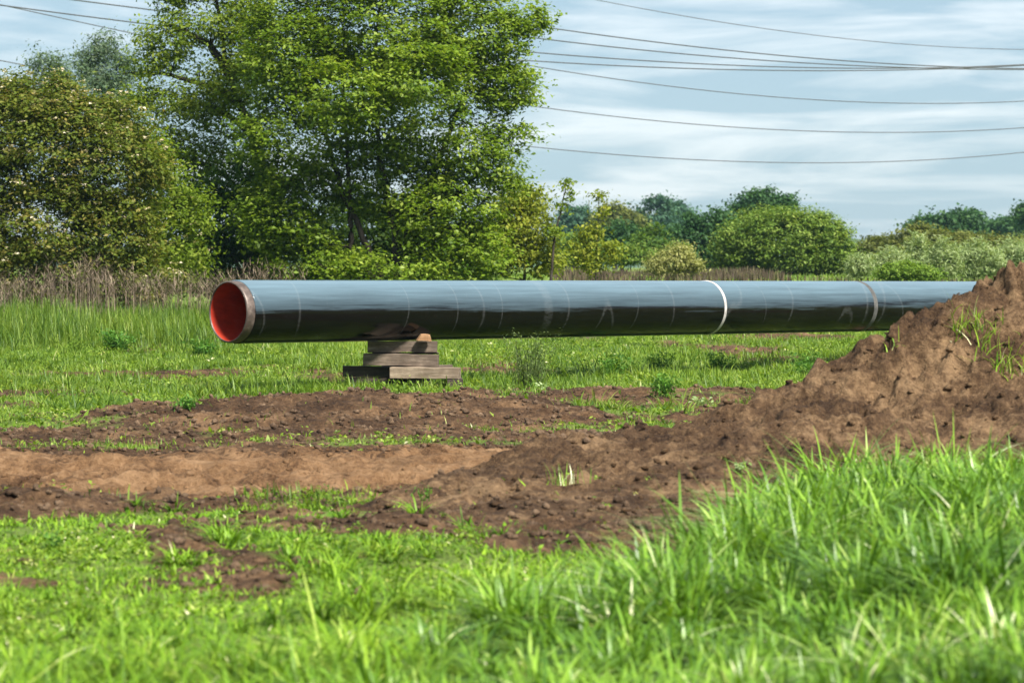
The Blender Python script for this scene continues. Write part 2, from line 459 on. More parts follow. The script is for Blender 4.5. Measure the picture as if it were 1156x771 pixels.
def grid_mesh(name, xs, ys, zf, mat, attrs=None, keep=None, **kw):
    X, Y = np.meshgrid(xs, ys)
    Z = zf(X, Y)
    nx, ny = len(xs), len(ys)
    v = np.stack([X.ravel(), Y.ravel(), Z.ravel()], 1)
    i = (np.arange(ny - 1)[:, None] * nx + np.arange(nx - 1)[None, :]).ravel()
    f = np.stack([i, i + 1, i + nx + 1, i + nx], 1)
    if keep is not None:
        kk = keep(X, Y, Z).ravel()
        f = f[kk[f].any(1)]
        used = np.unique(f); remap = np.full(len(v), -1); remap[used] = np.arange(len(used))
        v = v[used]; f = remap[f]
        X = X.ravel()[used]; Y = Y.ravel()[used]
    at = {k: fn(X, Y).ravel() for k, fn in (attrs or {}).items()}
    return mesh_np(name, v, [f], mat, attrs=at, smooth=True, **kw)


gx = axis([(-900, -100, 40), (-100, -40, 6), (-40, -12, 1.0), (-12, -9, 0.2), (-9, 9, 0.07), (9, 12, 0.2), (12, 40, 1.0), (40, 100, 6), (100, 901, 40)])
gy = axis([(-60, 8, 4), (8, 12, 0.25), (12, 48, 0.07), (48, 70, 0.25), (70, 110, 0.8), (110, 200, 3), (200, 500, 15), (500, 1301, 50)])
ground = grid_mesh('ground', gx, gy, ground_h, M['ground'], {'soil': lambda x, y: np.clip(soil_raw(x, y) * 2.2 + 0.35 + 0.6 * (1 - ss(24, 30, y)), 0, 1)})
tag(ground, kind='structure')



def damp(x, y):
    d = y - track_c(x)
    a = np.exp(-((d + 1.25) / 0.28) ** 2) * ss(0.35, 0.6, vn(x * 0.5, y * 0.3, 102)) + 0.9 * np.exp(-((d - 0.75) / 0.22) ** 2) * ss(0.3, 0.6, vn(x * 0.6 + 9, y * 0.3, 103))
    a = a + 0.7 * ss(0.18, 0.5, fbm(x * 0.55, y * 1.3, 104, 4)) + 0.35 * ss(0.6, 0.85, vn(x * 5, y * 6, 105))
    return np.clip(a * (0.6 + 0.5 * fbm(x * 4, y * 5, 106, 3)), 0, 0.9)


track = grid_mesh('dirt_track', np.arange(-12, 6.5, 0.05), np.arange(23, 40, 0.05),
                  lambda x, y: ground_h(x, y) + np.clip(0.05 * (track_mask(x, y) - 0.25), -0.06, 0.02), M['track'],
                  attrs={'damp': damp}, keep=lambda x, y, z: track_mask(x, y) > -0.6)
tag(track, kind='structure')

mound = grid_mesh('dirt_mound', np.arange(-3.6, 11, 0.032), np.arange(20.0, 34, 0.036),
                  lambda x, y: np.maximum(mound_h(x, y), ground_h(x, y) - 0.08), M['mound'],
                  keep=lambda x, y, z: mound_h(x, y) > ground_h(x, y) - 0.08)
tag(mound, 'tall heap of brown soil trailing off into a low bank in front of the pipe', 'dirt mound')

# distant low hill
hx = np.linspace(-900, 900, 121)


def hill_h(x, y):
    prof = np.interp(x, [-900, -200, 100, 150, 175, 400, 900], [10, 11, 12, 15.5, 14.5, 12, 9])
    return -0.5 + (prof + 0.5 + 1.2 * fbm(x * 0.02, y * 0.02, 5, 3) + 0.8 * fbm(x * 0.2, y * 0.2, 6, 2)) * np.exp(-((y - 1180) / 55.0) ** 2)


hill = grid_mesh('distant_hill', np.arange(-900, 900, 4.0), np.arange(1060, 1290, 8.0), hill_h, M['hill'])
tag(hill, kind='structure')


# ------------------------------------------------------------------ blades
def blade_arrays(x, y, z, h, w, az, lean, curve, tint, L=3):
    n = len(x)
    dx, dy = np.cos(az), np.sin(az)
    sx, sy = -dy, dx
    rows = []
    for k in range(L + 1):
        t = k / L
        off = h * (lean * t + curve * t * t)
        zz = z + h * (t - 0.58 * curve * t * t)
        ww = w * (0.75 + 0.5 * t) * (1 - t ** 2.2)
        cx, cy = x + dx * off, y + dy * off
        if k < L:
            rows.append(np.stack([cx - sx * ww / 2, cy - sy * ww / 2, zz], 1))
            rows.append(np.stack([cx + sx * ww / 2, cy + sy * ww / 2, zz], 1))
        else:
            rows.append(np.stack([cx, cy, zz], 1))
    V = np.stack(rows, 1)                       # n, 2L+1, 3
    nv = 2 * L + 1
    base = (np.arange(n) * nv)[:, None]
    quads = np.concatenate([base + np.array([[2 * k, 2 * k + 1, 2 * k + 3, 2 * k + 2]]) for k in range(L - 1)]) if L > 1 else np.zeros((0, 4), int)
    tris = base + np.array([[2 * L - 2, 2 * L - 1, 2 * L]])
    T = np.repeat(tint, nv)
    return V.reshape(-1, 3), quads, tris, T


def leaf_quads(pos, size, aspect, upb, tint, outward=None):
    n = len(pos)
    nrm = rng.normal(0, 1, (n, 3)); nrm /= np.linalg.norm(nrm, axis=1)[:, None]
    nrm[:, 2] = np.abs(nrm[:, 2]) + upb
    if outward is not None: nrm = nrm + outward
    nrm /= np.linalg.norm(nrm, axis=1)[:, None]
    r = rng.normal(0, 1, (n, 3)); r[:, 2] -= 0.4
    t = r - (r * nrm).sum(1)[:, None] * nrm
    t /= np.linalg.norm(t, axis=1)[:, None] + 1e-9
    s = np.cross(nrm, t)
    L = (size * (0.45 + 1.1 * rng.random(n)))[:, None]; W = L * aspect
    fold = nrm * W * 0.18
    V = np.stack([pos - t * L / 2, pos + s * W / 2 + fold, pos + t * L / 2, pos - s * W / 2 + fold], 1).reshape(-1, 3)
    Fq = np.arange(4 * n).reshape(n, 4)
    return V, Fq, np.repeat(tint, 4)


def join(parts):
    vs, qs, ts, tt = [], [], [], []
    o = 0
    for V, q, t, T in parts:
        vs.append(V); qs.append(q + o); ts.append(t + o); tt.append(T); o += len(V)
    return np.concatenate(vs), np.concatenate(qs), np.concatenate(ts), np.concatenate(tt)


def grass_obj(name, parts, mat, kind='stuff', parent=None):
    V, q, t, T = join(parts)
    o = mesh_np(name, V, [q, t], mat, attrs={'tint': T}, parent=parent)
    if kind: o['kind'] = kind
    return o


def scatter(n, y0, y1, margin=0.6, power=1.0):
    """points over the fan that any camera near the photo's may see"""
    u = rng.random(n)
    y = y0 + (y1 - y0) * u ** power
    half = y * 0.205 + margin + 1.7
    x = (rng.random(n) * 2 - 1) * half
    return x, y


def field(n, y0, y1, dens, height, wd, L=3, lean=0.35, curve=0.6, tuft=0.5, power=1.0, tfreq=1.2, seed=0, wv=0.4, zoff=0.0):
    n = int(n * 1.2)
    x, y = scatter(n, y0, y1, power=power)
    # pull towards tufts
    k = rng.random(n) < dens(x, y)
    x, y = x[k], y[k]
    m = len(x)
    cl = fbm(x * tfreq, y * tfreq, 200 + seed, 3)
    hh = height(x, y) * (0.45 + 0.75 * rng.random(m)) * np.clip(1 + tuft * cl, 0.6, 2)
    hh = np.maximum(hh, 0.02)
    az = rng.random(m) * 2 * PI
    ln = np.abs(rng.normal(0, lean, m)); cv = np.abs(rng.normal(0, curve, m))
    cv = np.clip(cv, 0, 1.3)
    w = wd * (1 - wv + 2 * wv * rng.random(m))
    tint = np.clip(0.38 + 0.36 * fbm(x * 0.8, y * 0.8, 210 + seed, 3) + rng.normal(0, 0.20, m), 0, 1)
    tint = np.where(rng.random(m) < 0.006, 0.70 + 0.15 * rng.random(m), tint)
    z = surf_h(x, y) - 0.015 + zoff
    return blade_arrays(x, y, z, hh, w, az, ln, cv, tint, L)


def bare(x, y):
    s = soil_raw(x, y)
    mnd = np.where((y > 19) & (y < 36), mound_h(x, y) - ground_h(x, y), -1)
    return np.maximum(s * 1.0, mnd * 12 + 0.3)


def d_near(x, y):
    b = bare(x, y)
    d = np.clip(0.75 - b * 2.6, 0.0, 1)
    d = np.maximum(d, 0.012 * (b < 2.5))
    return d * (track_mask(x, y) < 0.15)


def h_left(x, y):      # short turf
    h = 0.13 + 0.09 * np.maximum(0, fbm(x * 0.9, y * 0.6, 301, 3)) * 2
    h = h + 0.30 * np.exp(-((x + 0.85) / 0.55) ** 2 - ((y - 16.8) / 0.9) ** 2)
    h = h + 0.17 * ss(15.8, 13.6, y) if False else h + 0.17 * (1 - ss(13.2, 15.6, y))
    return h


def tallmask(x, y):
    edge = 0.15 + 0.55 * fbm(x * 0.8, y * 0.8, 305, 3)
    a = ss(-0.3, 0.9, x - edge - np.interp(y, [12, 15, 17, 19, 21, 24], [-1.3, -0.6, 0.3, 1.35, 1.9, 2.2]))
    return a * (1 - ss(22.3, 24.2, y))


def tussocks(n, y0, y1, dens, per, rad, height, wd, L, seed, curve=0.8, lean=0.45, mu=0.42, hv=0.35):
    n = int(n * 1.22)
    x, y = scatter(n, y0, y1)
    k = rng.random(n) < dens(x, y)
    x, y = x[k], y[k]; m = len(x)
    hs = height(x, y) * np.clip(rng.normal(1, hv, m), 0.4, 1.9)
    tt = np.clip(rng.normal(mu, 0.16, m) + 0.25 * fbm(x * 0.7, y * 0.7, 700 + seed, 3), 0.02, 0.95)
    az = rng.random((m, per)) * 2 * PI
    rr = rad * np.sqrt(rng.random((m, per))) * (hs / hs.mean())[:, None]
    X = (x[:, None] + rr * np.cos(az)).ravel(); Y = (y[:, None] + rr * np.sin(az)).ravel()
    hh = np.repeat(hs, per) * (0.45 + 0.75 * rng.random(m * per))
    out = (rr / rad).ravel()
    ln = np.abs(rng.normal(0.08, 0.10, m * per)) + lean * out * 0.6
    cv_ = np.clip(np.abs(rng.normal(curve, 0.35, m * per)), 0.05, 1.35)
    a2 = az.ravel() + rng.normal(0, 0.6, m * per)
    tint = np.clip(np.repeat(tt, per) + rng.normal(0, 0.15, m * per), 0, 1)
    pale_glint = rng.random(m * per) < 0.002  # rare straw pale blades, their colour also paints white sun glints
    tint = np.where(pale_glint, 0.95 + 0.05 * rng.random(m * per), tint)
    w = wd * (0.6 + 0.8 * rng.random(m * per))
    return blade_arrays(X, Y, surf_h(X, Y) - 0.015, hh, w, a2, ln, cv_, tint, L)


def left_tufts(x, y):
    return np.clip(ss(0.05, 0.4, fbm(x * 0.9, y * 0.7, 315, 3)) + np.exp(-((x + 0.85) / 0.5) ** 2 - ((y - 16.9) / 0.8) ** 2) + 0.9 * (1 - ss(13.6, 15.6, y)), 0, 1)


grass_obj('turf_grass', [
    field(80000, 11.0, 26.0, lambda x, y: d_near(x, y) * (1 - tallmask(x, y)) * (0.35 + 0.9 * vn(x * 1.6, y * 1.3, 312)), lambda x, y: 0.085 + 0.03 * fbm(x * 0.9, y * 0.6, 301, 3), 0.013, seed=1, power=0.85, tuft=0.9, lean=0.5, curve=0.9),
    field(40000, 13.0, 26.0, lambda x, y: d_near(x, y) * (1 - tallmask(x, y)) * 0.8, lambda x, y: 0.06 + 0 * x, 0.036, L=2, lean=0.9, curve=0.6, seed=2),
    tussocks(2600, 11.5, 24.5, lambda x, y: d_near(x, y) * (1 - tallmask(x, y)) * left_tufts(x, y), 34, 0.07, lambda x, y: 0.17 + 0.20 * np.exp(-((x + 0.85) / 0.5) ** 2 - ((y - 16.9) / 0.8) ** 2) + 0.12 * (1 - ss(13.6, 15.6, y)), 0.015, 4, 1),
], M['g_near'])
grass_obj('tall_grass', [
    field(4500, 11.0, 24.5, lambda x, y: d_near(x, y) * tallmask(x, y), lambda x, y: 0.22 + 0 * x, 0.016, L=4, lean=0.3, curve=0.8, tuft=0.6, tfreq=1.6, seed=3),
    tussocks(3300, 11.0, 24.3, lambda x, y: d_near(x, y) * tallmask(x, y), 46, 0.10, lambda x, y: (0.40 + 0.18 * fbm(x * 1.1, y * 1.1, 309, 3)) * (0.62 + 0.38 * ss(13.5, 17.0, y)), 0.0225, 6, 2, curve=0.72, lean=0.20, mu=0.42, hv=0.34),
    field(160, 15.5, 24.5, lambda x, y: tallmask(x, y), lambda x, y: 0.62 + 0 * x, 0.006, L=4, lean=0.15, curve=0.3, seed=11, zoff=0.0),
], M['g_tall'])


def d_field(x, y):
    b = bare(x, y)
    n = fbm(x * 0.9, y * 0.7, 321, 4)
    d = np.clip(0.62 - b * 1.4 + 0.5 * n, 0, 1)
    d = np.maximum(d, 0.02 * (b < 1.2))
    d = d * (1 - 0.85 * np.exp(-((x + 1.75) / 0.9) ** 4 - ((y - 47.0) / 0.7) ** 2))
    return d * (track_mask(x, y) < 0.12)


def backleft(x, y):
    return ss(62, 68, y + 1.5 * fbm(x * 0.4, 0 * x, 331, 2)) * (1 - ss(-7.5, -4.5, x))


grass_obj('field_grass', [
    field(170000, 24.0, 50.0, d_field, lambda x, y: 0.12 + 0.07 * fbm(x * 0.5, y * 0.5, 341, 3) + 0 * x, 0.014, L=2, seed=4, tuft=0.8),
    field(130000, 45.0, 74.0, lambda x, y: d_field(x, y) * (1 - backleft(x, y)), lambda x, y: 0.16 + 0.12 * np.maximum(0, fbm(x * 0.35, y * 0.35, 342, 3)) * 2, 0.022, L=2, seed=5, tuft=0.8, tfreq=0.8),
    field(24000, 33.0, 74.0, lambda x, y: d_field(x, y) * 0.8, lambda x, y: 0.10 + 0 * x, 0.06, L=2, lean=0.8, curve=0.6, seed=6),
    field(45000, 74.0, 170.0, lambda x, y: 0.8 + 0 * x, lambda x, y: 0.22 + 0 * x, 0.05, L=2, seed=7),
], M['g_field'])
grass_obj('meadow_grass', [
    field(60000, 60.0, 73.5, lambda x, y: backleft(x, y), lambda x, y: 0.78 + 0.22 * fbm(x * 0.5, y * 0.5, 351, 3), 0.022, L=3, lean=0.16, curve=0.45, tuft=0.5, tfreq=0.7, seed=8),
    field(22000, 44.0, 64.0, lambda x, y: d_field(x, y) * (fbm(x * 0.55, y * 0.45, 352, 3) > 0.20), lambda x, y: 0.34 + 0 * x, 0.02, L=3, lean=0.3, seed=9),
    tussocks(2600, 36, 70, lambda x, y: d_field(x, y) * (1 - backleft(x, y)), 26, 0.12, lambda x, y: 0.24 + 0.10 * fbm(x * 0.4, y * 0.4, 353, 2), 0.022, 3, 3, mu=0.35, hv=0.4),
], M['g_back'])


# ------------------------------------------------------------------ low broad leaved ground cover
def cover(n, y0, y1, dens, size, hgt, seed, mu=0.45):
    x, y = scatter(n, y0, y1)
    k = rng.random(n) < dens(x, y) * ss(-0.15, 0.35, fbm(x * 0.9, y * 0.9, 600 + seed, 3))
    x, y = x[k], y[k]; m = len(x)
    # little rosettes of five leaves
    c = np.stack([x, y, surf_h(x, y) + hgt * rng.random(m)], 1)
    p = np.repeat(c, 5, 0) + rng.normal(0, 1, (5 * m, 3)) * np.array([1, 1, 0.4]) * size * 0.8
    t = np.clip(np.repeat(rng.normal(mu, 0.2, m), 5) + rng.normal(0, 0.12, 5 * m), 0, 1)
    return leaf_quads(p, size, 0.55, 0.7, t)


cv = [cover(26000, 12.5, 26, lambda x, y: d_near(x, y) * (1 - tallmask(x, y)), 0.034, 0.10, 1),
      cover(26000, 24, 50, d_field, 0.05, 0.08, 2), cover(24000, 46, 74, lambda x, y: d_field(x, y) * (1 - backleft(x, y)), 0.065, 0.14, 3, 0.42)]
V_, F_, T_, o_ = [], [], [], 0
for a_, b_, c_ in cv:
    V_.append(a_); F_.append(b_ + o_); T_.append(c_); o_ += len(a_)
o = mesh_np('ground_cover', np.concatenate(V_), [np.concatenate(F_)], M['g_field'], attrs={'tint': np.concatenate(T_)})
o['kind'] = 'stuff'


# ------------------------------------------------------------------ dry weeds, heath
def stalks(n, x0, x1, y0, y1, h, w, seed, head=True):
    x = x0 + (x1 - x0) * rng.random(n); y = y0 + (y1 - y0) * rng.random(n)
    k = fbm(x * 0.6, y * 0.6, seed, 3) > -0.25
    x, y = x[k], y[k]; n = len(x)
    hh = h * (0.65 + 0.45 * rng.random(n)) * (1 + 0.25 * fbm(x * 0.5, 0 * x, seed + 1, 3))
    z = ground_h(x, y) - 0.02
    az = rng.random(n) * 2 * PI
    tint = np.clip(rng.normal(0.5, 0.25, n), 0, 1)
    ln = np.abs(rng.normal(0, 0.26, n))
    parts = [blade_arrays(x, y, z, hh, w * (0.7 + 0.6 * rng.random(n)), az, ln, 0 * ln, tint, 2)]
    if head:
        for j in range(7):
            dz = hh * (0.70 + 0.30 * rng.random(n)); aa = rng.random(n) * 2 * PI
            parts.append(blade_arrays(x + np.cos(az) * ln * dz, y + np.sin(az) * ln * dz, z + dz, 0.10 + 0.22 * rng.random(n), w * 1.1 * np.ones(n), aa,
                                      0.5 + 0.5 * rng.random(n), 0.2 + 0 * x, np.clip(tint - 0.1, 0, 1), 1))
    return parts


grass_obj('dry_weeds', stalks(760, -17.5, -5.8, 73.8, 76.8, 1.6, 0.021, 401) + stalks(200, -17.5, -11.0, 72.5, 74.5, 1.25, 0.02, 403), M['dry'])
grass_obj('heath', stalks(5200, 2.0, 13.0, 122, 150, 0.55, 0.05, 405, False) + stalks(700, 13.0, 26.0, 118, 128, 0.35, 0.05, 407, False), M['heath'])


# ------------------------------------------------------------------ clods
def clods(n, fx, mat, name, smin, smax):
    x, y = fx(n)
    n = len(x)
    bm = bmesh.new(); bmesh.ops.create_icosphere(bm, subdivisions=1, radius=1)
    bv = np.array([v.co for v in bm.verts]); bf = np.array([[v.index for v in f.verts] for f in bm.faces]); bm.free()
    s = smin + (smax - smin) * rng.random(n) ** 3
    jit = 1 + 0.35 * rng.normal(0, 1, (n, len(bv), 1)).clip(-1, 1)
    sc = s[:, None, None] * (0.7 + 0.6 * rng.random((n, 1, 3))) * np.array([1, 1, 0.75])
    V = bv[None] * jit * sc
    z = surf_h(x, y) + s * 0.30
    V = V + np.stack([x, y, z], 1)[:, None, :]
    Fc = (bf[None] + (np.arange(n) * len(bv))[:, None, None]).reshape(-1, 3)
    o = mesh_np(name, V.reshape(-1, 3), [Fc], mat)
    o['kind'] = 'stuff'
    return o


def on_mound(n):
    x = rng.uniform(-3.2, 8.5, n * 3); y = rng.uniform(20.5, 31.5, n * 3)
    k = mound_h(x, y) > ground_h(x, y) - 0.02
    return x[k][:n], y[k][:n]


def on_soil(n):
    x, y = scatter(n * 5, 15, 47)
    k = (soil_raw(x, y) > -0.1) & (track_mask(x, y) < 0.4)
    return x[k][:n], y[k][:n]


def on_track(n):
    x, y = scatter(n * 5, 25, 36)
    k = track_mask(x, y) > 0
    w = vn(x * 1.2, y * 1.2, 95) > 0.5
    return x[k & w][:n], y[k & w][:n]


clods(1800, on_mound, M['mound'], 'mound_crumbs', 0.008, 0.050)
clods(11000, on_soil, M['clod'], 'soil_crumbs', 0.010, 0.055)
clods(7000, on_track, M['track'], 'track_crumbs', 0.008, 0.038)


# ------------------------------------------------------------------ tubes
def tube(pts, radii, seg=7):
    pts = np.asarray(pts, float); n = len(pts)
    V, Fq = [], []
    tang = np.gradient(pts, axis=0)
    tang /= np.linalg.norm(tang, axis=1)[:, None] + 1e-9
    ref = np.array([0, 0, 1.0]) if abs(tang[0, 2]) < 0.9 else np.array([1.0, 0, 0])
    for i in range(n):
        t = tang[i]
        a = np.cross(t, ref); na = np.linalg.norm(a)
        a = a / na if na > 1e-6 else np.array([1.0, 0, 0])
        b = np.cross(t, a)
        ang = np.arange(seg) * 2 * PI / seg
        V.append(pts[i] + radii[i] * (np.cos(ang)[:, None] * a + np.sin(ang)[:, None] * b))
    V = np.concatenate(V)
    for i in range(n - 1):
        for j in range(seg):
            k = (j + 1) % seg
            Fq.append([i * seg + j, i * seg + k, (i + 1) * seg + k, (i + 1) * seg + j])
    return V, np.array(Fq)


def smooth_path(pts, n=10):
    pts = np.asarray(pts, float)
    q = np.vstack([2 * pts[0] - pts[1], pts, 2 * pts[-1] - pts[-2]])
    out = []
    for i in range(1, len(q) - 2):
        p0, p1, p2, p3 = q[i - 1:i + 3]
        for t in np.linspace(0, 1, n, endpoint=False):
            out.append(0.5 * ((2 * p1) + (-p0 + p2) * t + (2 * p0 - 5 * p1 + 4 * p2 - p3) * t * t + (-p0 + 3 * p1 - 3 * p2 + p3) * t ** 3))
    out.append(pts[-1])
    return np.array(out)


def join_tubes(lst):
    V, Fq, o = [], [], 0
    for v, f in lst:
        V.append(v); Fq.append(f + o); o += len(v)
    return np.concatenate(V), np.concatenate(Fq)


# ------------------------------------------------------------------ trees
def tree(name, label, cat, d, blobs, base_px, leafmat, n_clusters, per, crad, lsize, aspect=0.55, upb=0.35, barkmat='bark', trunks=None, trunk_r=0.12,
         twigs=18, group=None, shell=0.45, blossom=None, tint_mu=0.5, gap=0.0, seed=0, base_z=None, gapf=0.7, depthk=0.9, spiky=0.0, crown_name='crown'):
    """blobs: (px, py, rx px, ry px[, depth offset m]) at depth d"""
    bx = (base_px - 578.0) / F * d
    bz = float(ground_h(np.array([bx]), np.array([d]))[0]) if base_z is None else base_z
    root = empty(name, (bx, d, bz), label, cat, group)
    s = d / F
    C, R = [], []
    for bl in blobs:
        px, py, rx, ry = bl[:4]; dy = bl[4] if len(bl) > 4 else 0.0
        c = P(px, py, d); c[1] += dy
        C.append(c - np.array([bx, d, bz])); R.append((rx * s, depthk * 0.5 * (rx + ry) * s, ry * s))
    C = np.array(C); R = np.array(R)
    wgt = (R[:, 0] * R[:, 2]) ** 0.9; wgt /= wgt.sum()
    bi = rng.choice(len(C), n_clusters, p=wgt)
    u = rng.normal(0, 1, (n_clusters, 3)); u /= np.linalg.norm(u, axis=1)[:, None]
    r = (shell + (1.04 - shell) * rng.random(n_clusters) ** 0.6)
    r = r * (1 + 0.09 * np.clip(rng.normal(0, 1, n_clusters), -2, 1.2))
    cl = C[bi] + u * r[:, None] * R[bi]
    if spiky:
        cl[:, 2] += spiky * rng.random(n_clusters) ** 4 * R[bi, 2]
    # gaps
    if gap > 0:
        g = fbm(cl[:, 0] * gapf + 31 * seed, cl[:, 2] * gapf + 0.6 * cl[:, 1] * gapf, 500 + seed, 3)
        cl = cl[g > -0.62 + gap]
        u = u[g > -0.62 + gap]
    cl[:, 2] = np.maximum(cl[:, 2], 0.08)
    m = len(cl)
    # leaves
    pos = (cl[:, None, :] + rng.normal(0, 1, (m, per, 3)) * np.array([1.1, 1.1, 0.5]) * crad * (0.5 + rng.random((m, 1, 1)))).reshape(-1, 3)
    pos[:, 2] = np.maximum(pos[:, 2], 0.03)
    ct = np.clip(rng.normal(tint_mu, 0.16, m), 0, 1)
    tint = np.clip(np.repeat(ct, per) + rng.normal(0, 0.16, m * per), 0, 1)
    outw = np.repeat(u, per, 0) * 0.5
    V, Fq, T = leaf_quads(pos, lsize, aspect, upb, tint, outw)
    mesh_np(crown_name, V, [Fq], M[leafmat], root, {'tint': T})
    if blossom:
        frac, bs = blossom
        k = rng.random(m) < frac
        top = cl[k] + np.array([0, 0, 1.0]) * crad * 0.8 + u[k] * crad * 0.8
        bp = (top[:, None, :] + rng.normal(0, 1, (len(top), 7, 3)) * np.array([1, 1, 0.35]) * bs * 0.9).reshape(-1, 3)
        V, Fq, T = leaf_quads(bp, bs, 0.9, 1.2, np.clip(rng.normal(0.5, 0.25, len(bp)), 0, 1))
        mesh_np('blossom', V, [Fq], M['blossom'], root, {'tint': T})
    # trunk and limbs
    tubes = []
    paths = []
    if trunks is None:
        top = C[np.argmax(C[:, 2])]
        trunks = [[(0, 0, -0.15), (top[0] * 0.3, top[1] * 0.3, top[2] * 0.4), tuple(top)]]
    else:
        trunks = [[tuple(P(a, b, d) + np.array([0, (e[0] if e else 0), 0]) - np.array([bx, d, bz])) for a, b, *e in tr] for tr in trunks]
    for tr in trunks:
        tr = [np.array(p, float) for p in tr]
        p = smooth_path(tr, 8)
        p[1:-1] += rng.normal(0, 0.02 * max(0.3, p[-1, 2] / 8), (len(p) - 2, 3))
        rad = trunk_r * np.linspace(1, 0.18, len(p))
        rad[0] *= 1.25
        tubes.append(tube(p, rad, 8)); paths.append((p, rad))
    allp = np.concatenate([p for p, _ in paths]); allr = np.concatenate([r_ for _, r_ in paths])
    sel = rng.choice(m, min(twigs, m), replace=False)
    for i in sel:
        tgt = cl[i]
        cost = np.linalg.norm(allp - tgt, axis=1) + 2.0 * np.maximum(0, allp[:, 2] - tgt[2] + 0.3)
        j = np.argmin(cost)
        a = allp[j]; rr = allr[j] * 0.55
        mid = (a + tgt) / 2 + np.array([0, 0, -0.06 * np.linalg.norm(tgt - a)]) + rng.normal(0, 0.05, 3) * np.linalg.norm(tgt - a)
        p = smooth_path([a, mid, tgt], 5)
        rad = np.linspace(max(rr, trunk_r * 0.09), trunk_r * 0.05, len(p))
        tubes.append(tube(p, rad, 5))
        allp = np.concatenate([allp, p[2:]]); allr = np.concatenate([allr, rad[2:]])
    V, Fq = join_tubes(tubes)
    mesh_np('trunk' if cat == 'tree' else 'stem', V, [Fq], M[barkmat], root, smooth=True)
    return root


# the big tree in the middle
tree('broadleaf_tree', 'big bright green broadleaf tree with several stems directly behind the pipe', 'tree', 84,
     [(430, 40, 100, 62), (335, 60, 62, 62), (535, 40, 62, 48), (568, 98, 36, 34), (450, 130, 100, 60), (335, 160, 72, 55), (535, 170, 50, 44), (425, 205, 95, 42, 1.0),
      (320, 245, 52, 45), (500, 245, 62, 52), (350, 292, 55, 30), (440, 308, 80, 24, -0.6), (535, 285, 35, 38), (430, -55, 110, 55), (335, -45, 60, 50), (596, 22, 20, 22), (572, 205, 24, 18),
      (520, -30, 55, 40), (590, 150, 14, 12), (480, 90, 60, 40, -2.0), (390, 110, 50, 40, -2.2)],
     440, 'maple', 4900, 40, 0.22, 0.135, 0.55, 0.75, trunks=[
         [(448, 330), (452, 290), (470, 240), (500, 170), (530, 90), (545, 20)],
         [(446, 330), (445, 270), (430, 180), (425, 90), (430, -20)],
         [(440, 330), (415, 280), (385, 210), (360, 120), (340, 20)],
         [(450, 330), (470, 280), (515, 255), (560, 215)],
         [(452, 290), (480, 250), (520, 215), (555, 185)],
         [(442, 330), (400, 290), (395, 230), (390, 120), (385, 0)]], trunk_r=0.13, twigs=220, gap=0.23, seed=1, shell=0.4)

# airy tree with dark limbs left of it
tree('airy_tree', 'taller sparse yellow green tree with dark bending limbs left of the big green tree', 'tree', 89,
     [(240, 15, 55, 42), (190, 50, 36, 34), (208, 118, 50, 36), (262, 100, 45, 55), (178, 165, 36, 30), (228, 178, 46, 36), (262, -40, 60, 40), (200, -10, 30, 26), (285, 40, 40, 60), (168, 75, 20, 18), (160, 110, 22, 16), (200, 215, 40, 30)],
     300, 'airy', 1900, 24, 0.24, 0.13, 0.5, 0.5, trunks=[
         [(306, 325), (302, 250), (290, 170), (262, 90), (248, 20), (235, -50)],
         [(298, 325), (296, 240), (282, 140), (250, 105), (215, 92), (170, 82), (140, 84)],
         [(312, 325), (314, 250), (300, 190), (270, 140), (220, 118), (180, 130)],
         [(292, 325), (285, 270), (268, 215), (240, 190), (205, 178)],
         [(262, 90), (240, 55), (205, 35), (180, 25)]], trunk_r=0.17, twigs=80, gap=0.16, seed=2, shell=0.2)
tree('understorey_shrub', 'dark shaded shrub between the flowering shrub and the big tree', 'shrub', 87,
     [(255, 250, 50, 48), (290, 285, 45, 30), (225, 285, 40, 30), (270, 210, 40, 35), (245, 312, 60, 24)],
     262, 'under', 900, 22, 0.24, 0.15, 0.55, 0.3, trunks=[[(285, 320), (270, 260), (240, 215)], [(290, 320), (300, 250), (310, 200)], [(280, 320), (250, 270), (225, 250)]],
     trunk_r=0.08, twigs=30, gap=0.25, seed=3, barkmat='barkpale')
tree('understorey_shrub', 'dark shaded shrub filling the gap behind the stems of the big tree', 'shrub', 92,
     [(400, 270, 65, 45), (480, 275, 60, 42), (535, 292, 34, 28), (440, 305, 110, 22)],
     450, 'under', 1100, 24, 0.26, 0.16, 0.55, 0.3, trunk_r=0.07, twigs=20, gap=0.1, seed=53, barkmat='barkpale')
# left flowering shrub
tree('flowering_shrub', 'large dense shrub with cream blossom and brownish young leaves at the left edge', 'shrub', 78,
     [(55, 170, 82, 66), (-10, 150, 60, 52), (115, 195, 62, 70), (-70, 200, 70, 90), (50, 255, 95, 55), (-20, 270, 70, 50), (125, 270, 55, 48), (40, 122, 55, 28), (95, 140, 40, 30), (30, 312, 110, 34), (140, 318, 60, 30), (18, 98, 16, 16), (68, 100, 15, 18), (150, 145, 18, 26), (128, 128, 12, 16), (175, 190, 16, 22)],
     40, 'dogwood', 4200, 30, 0.19, 0.12, 0.5, 0.7, trunk_r=0.09, twigs=60, gap=0.22, gapf=0.5, spiky=0.3, seed=4, shell=0.55, blossom=(0.22, 0.085))
tree('green_shrub', 'yellow green loose shrub growing against the right side of the flowering shrub', 'shrub', 80,
     [(178, 215, 36, 50), (190, 265, 42, 50), (200, 300, 38, 25), (165, 170, 25, 25), (218, 240, 20, 26)],
     185, 'airy', 620, 22, 0.20, 0.13, 0.5, 0.35, trunk_r=0.06, twigs=30, gap=0.2, seed=5, shell=0.5, blossom=(0.08, 0.07), tint_mu=0.4)
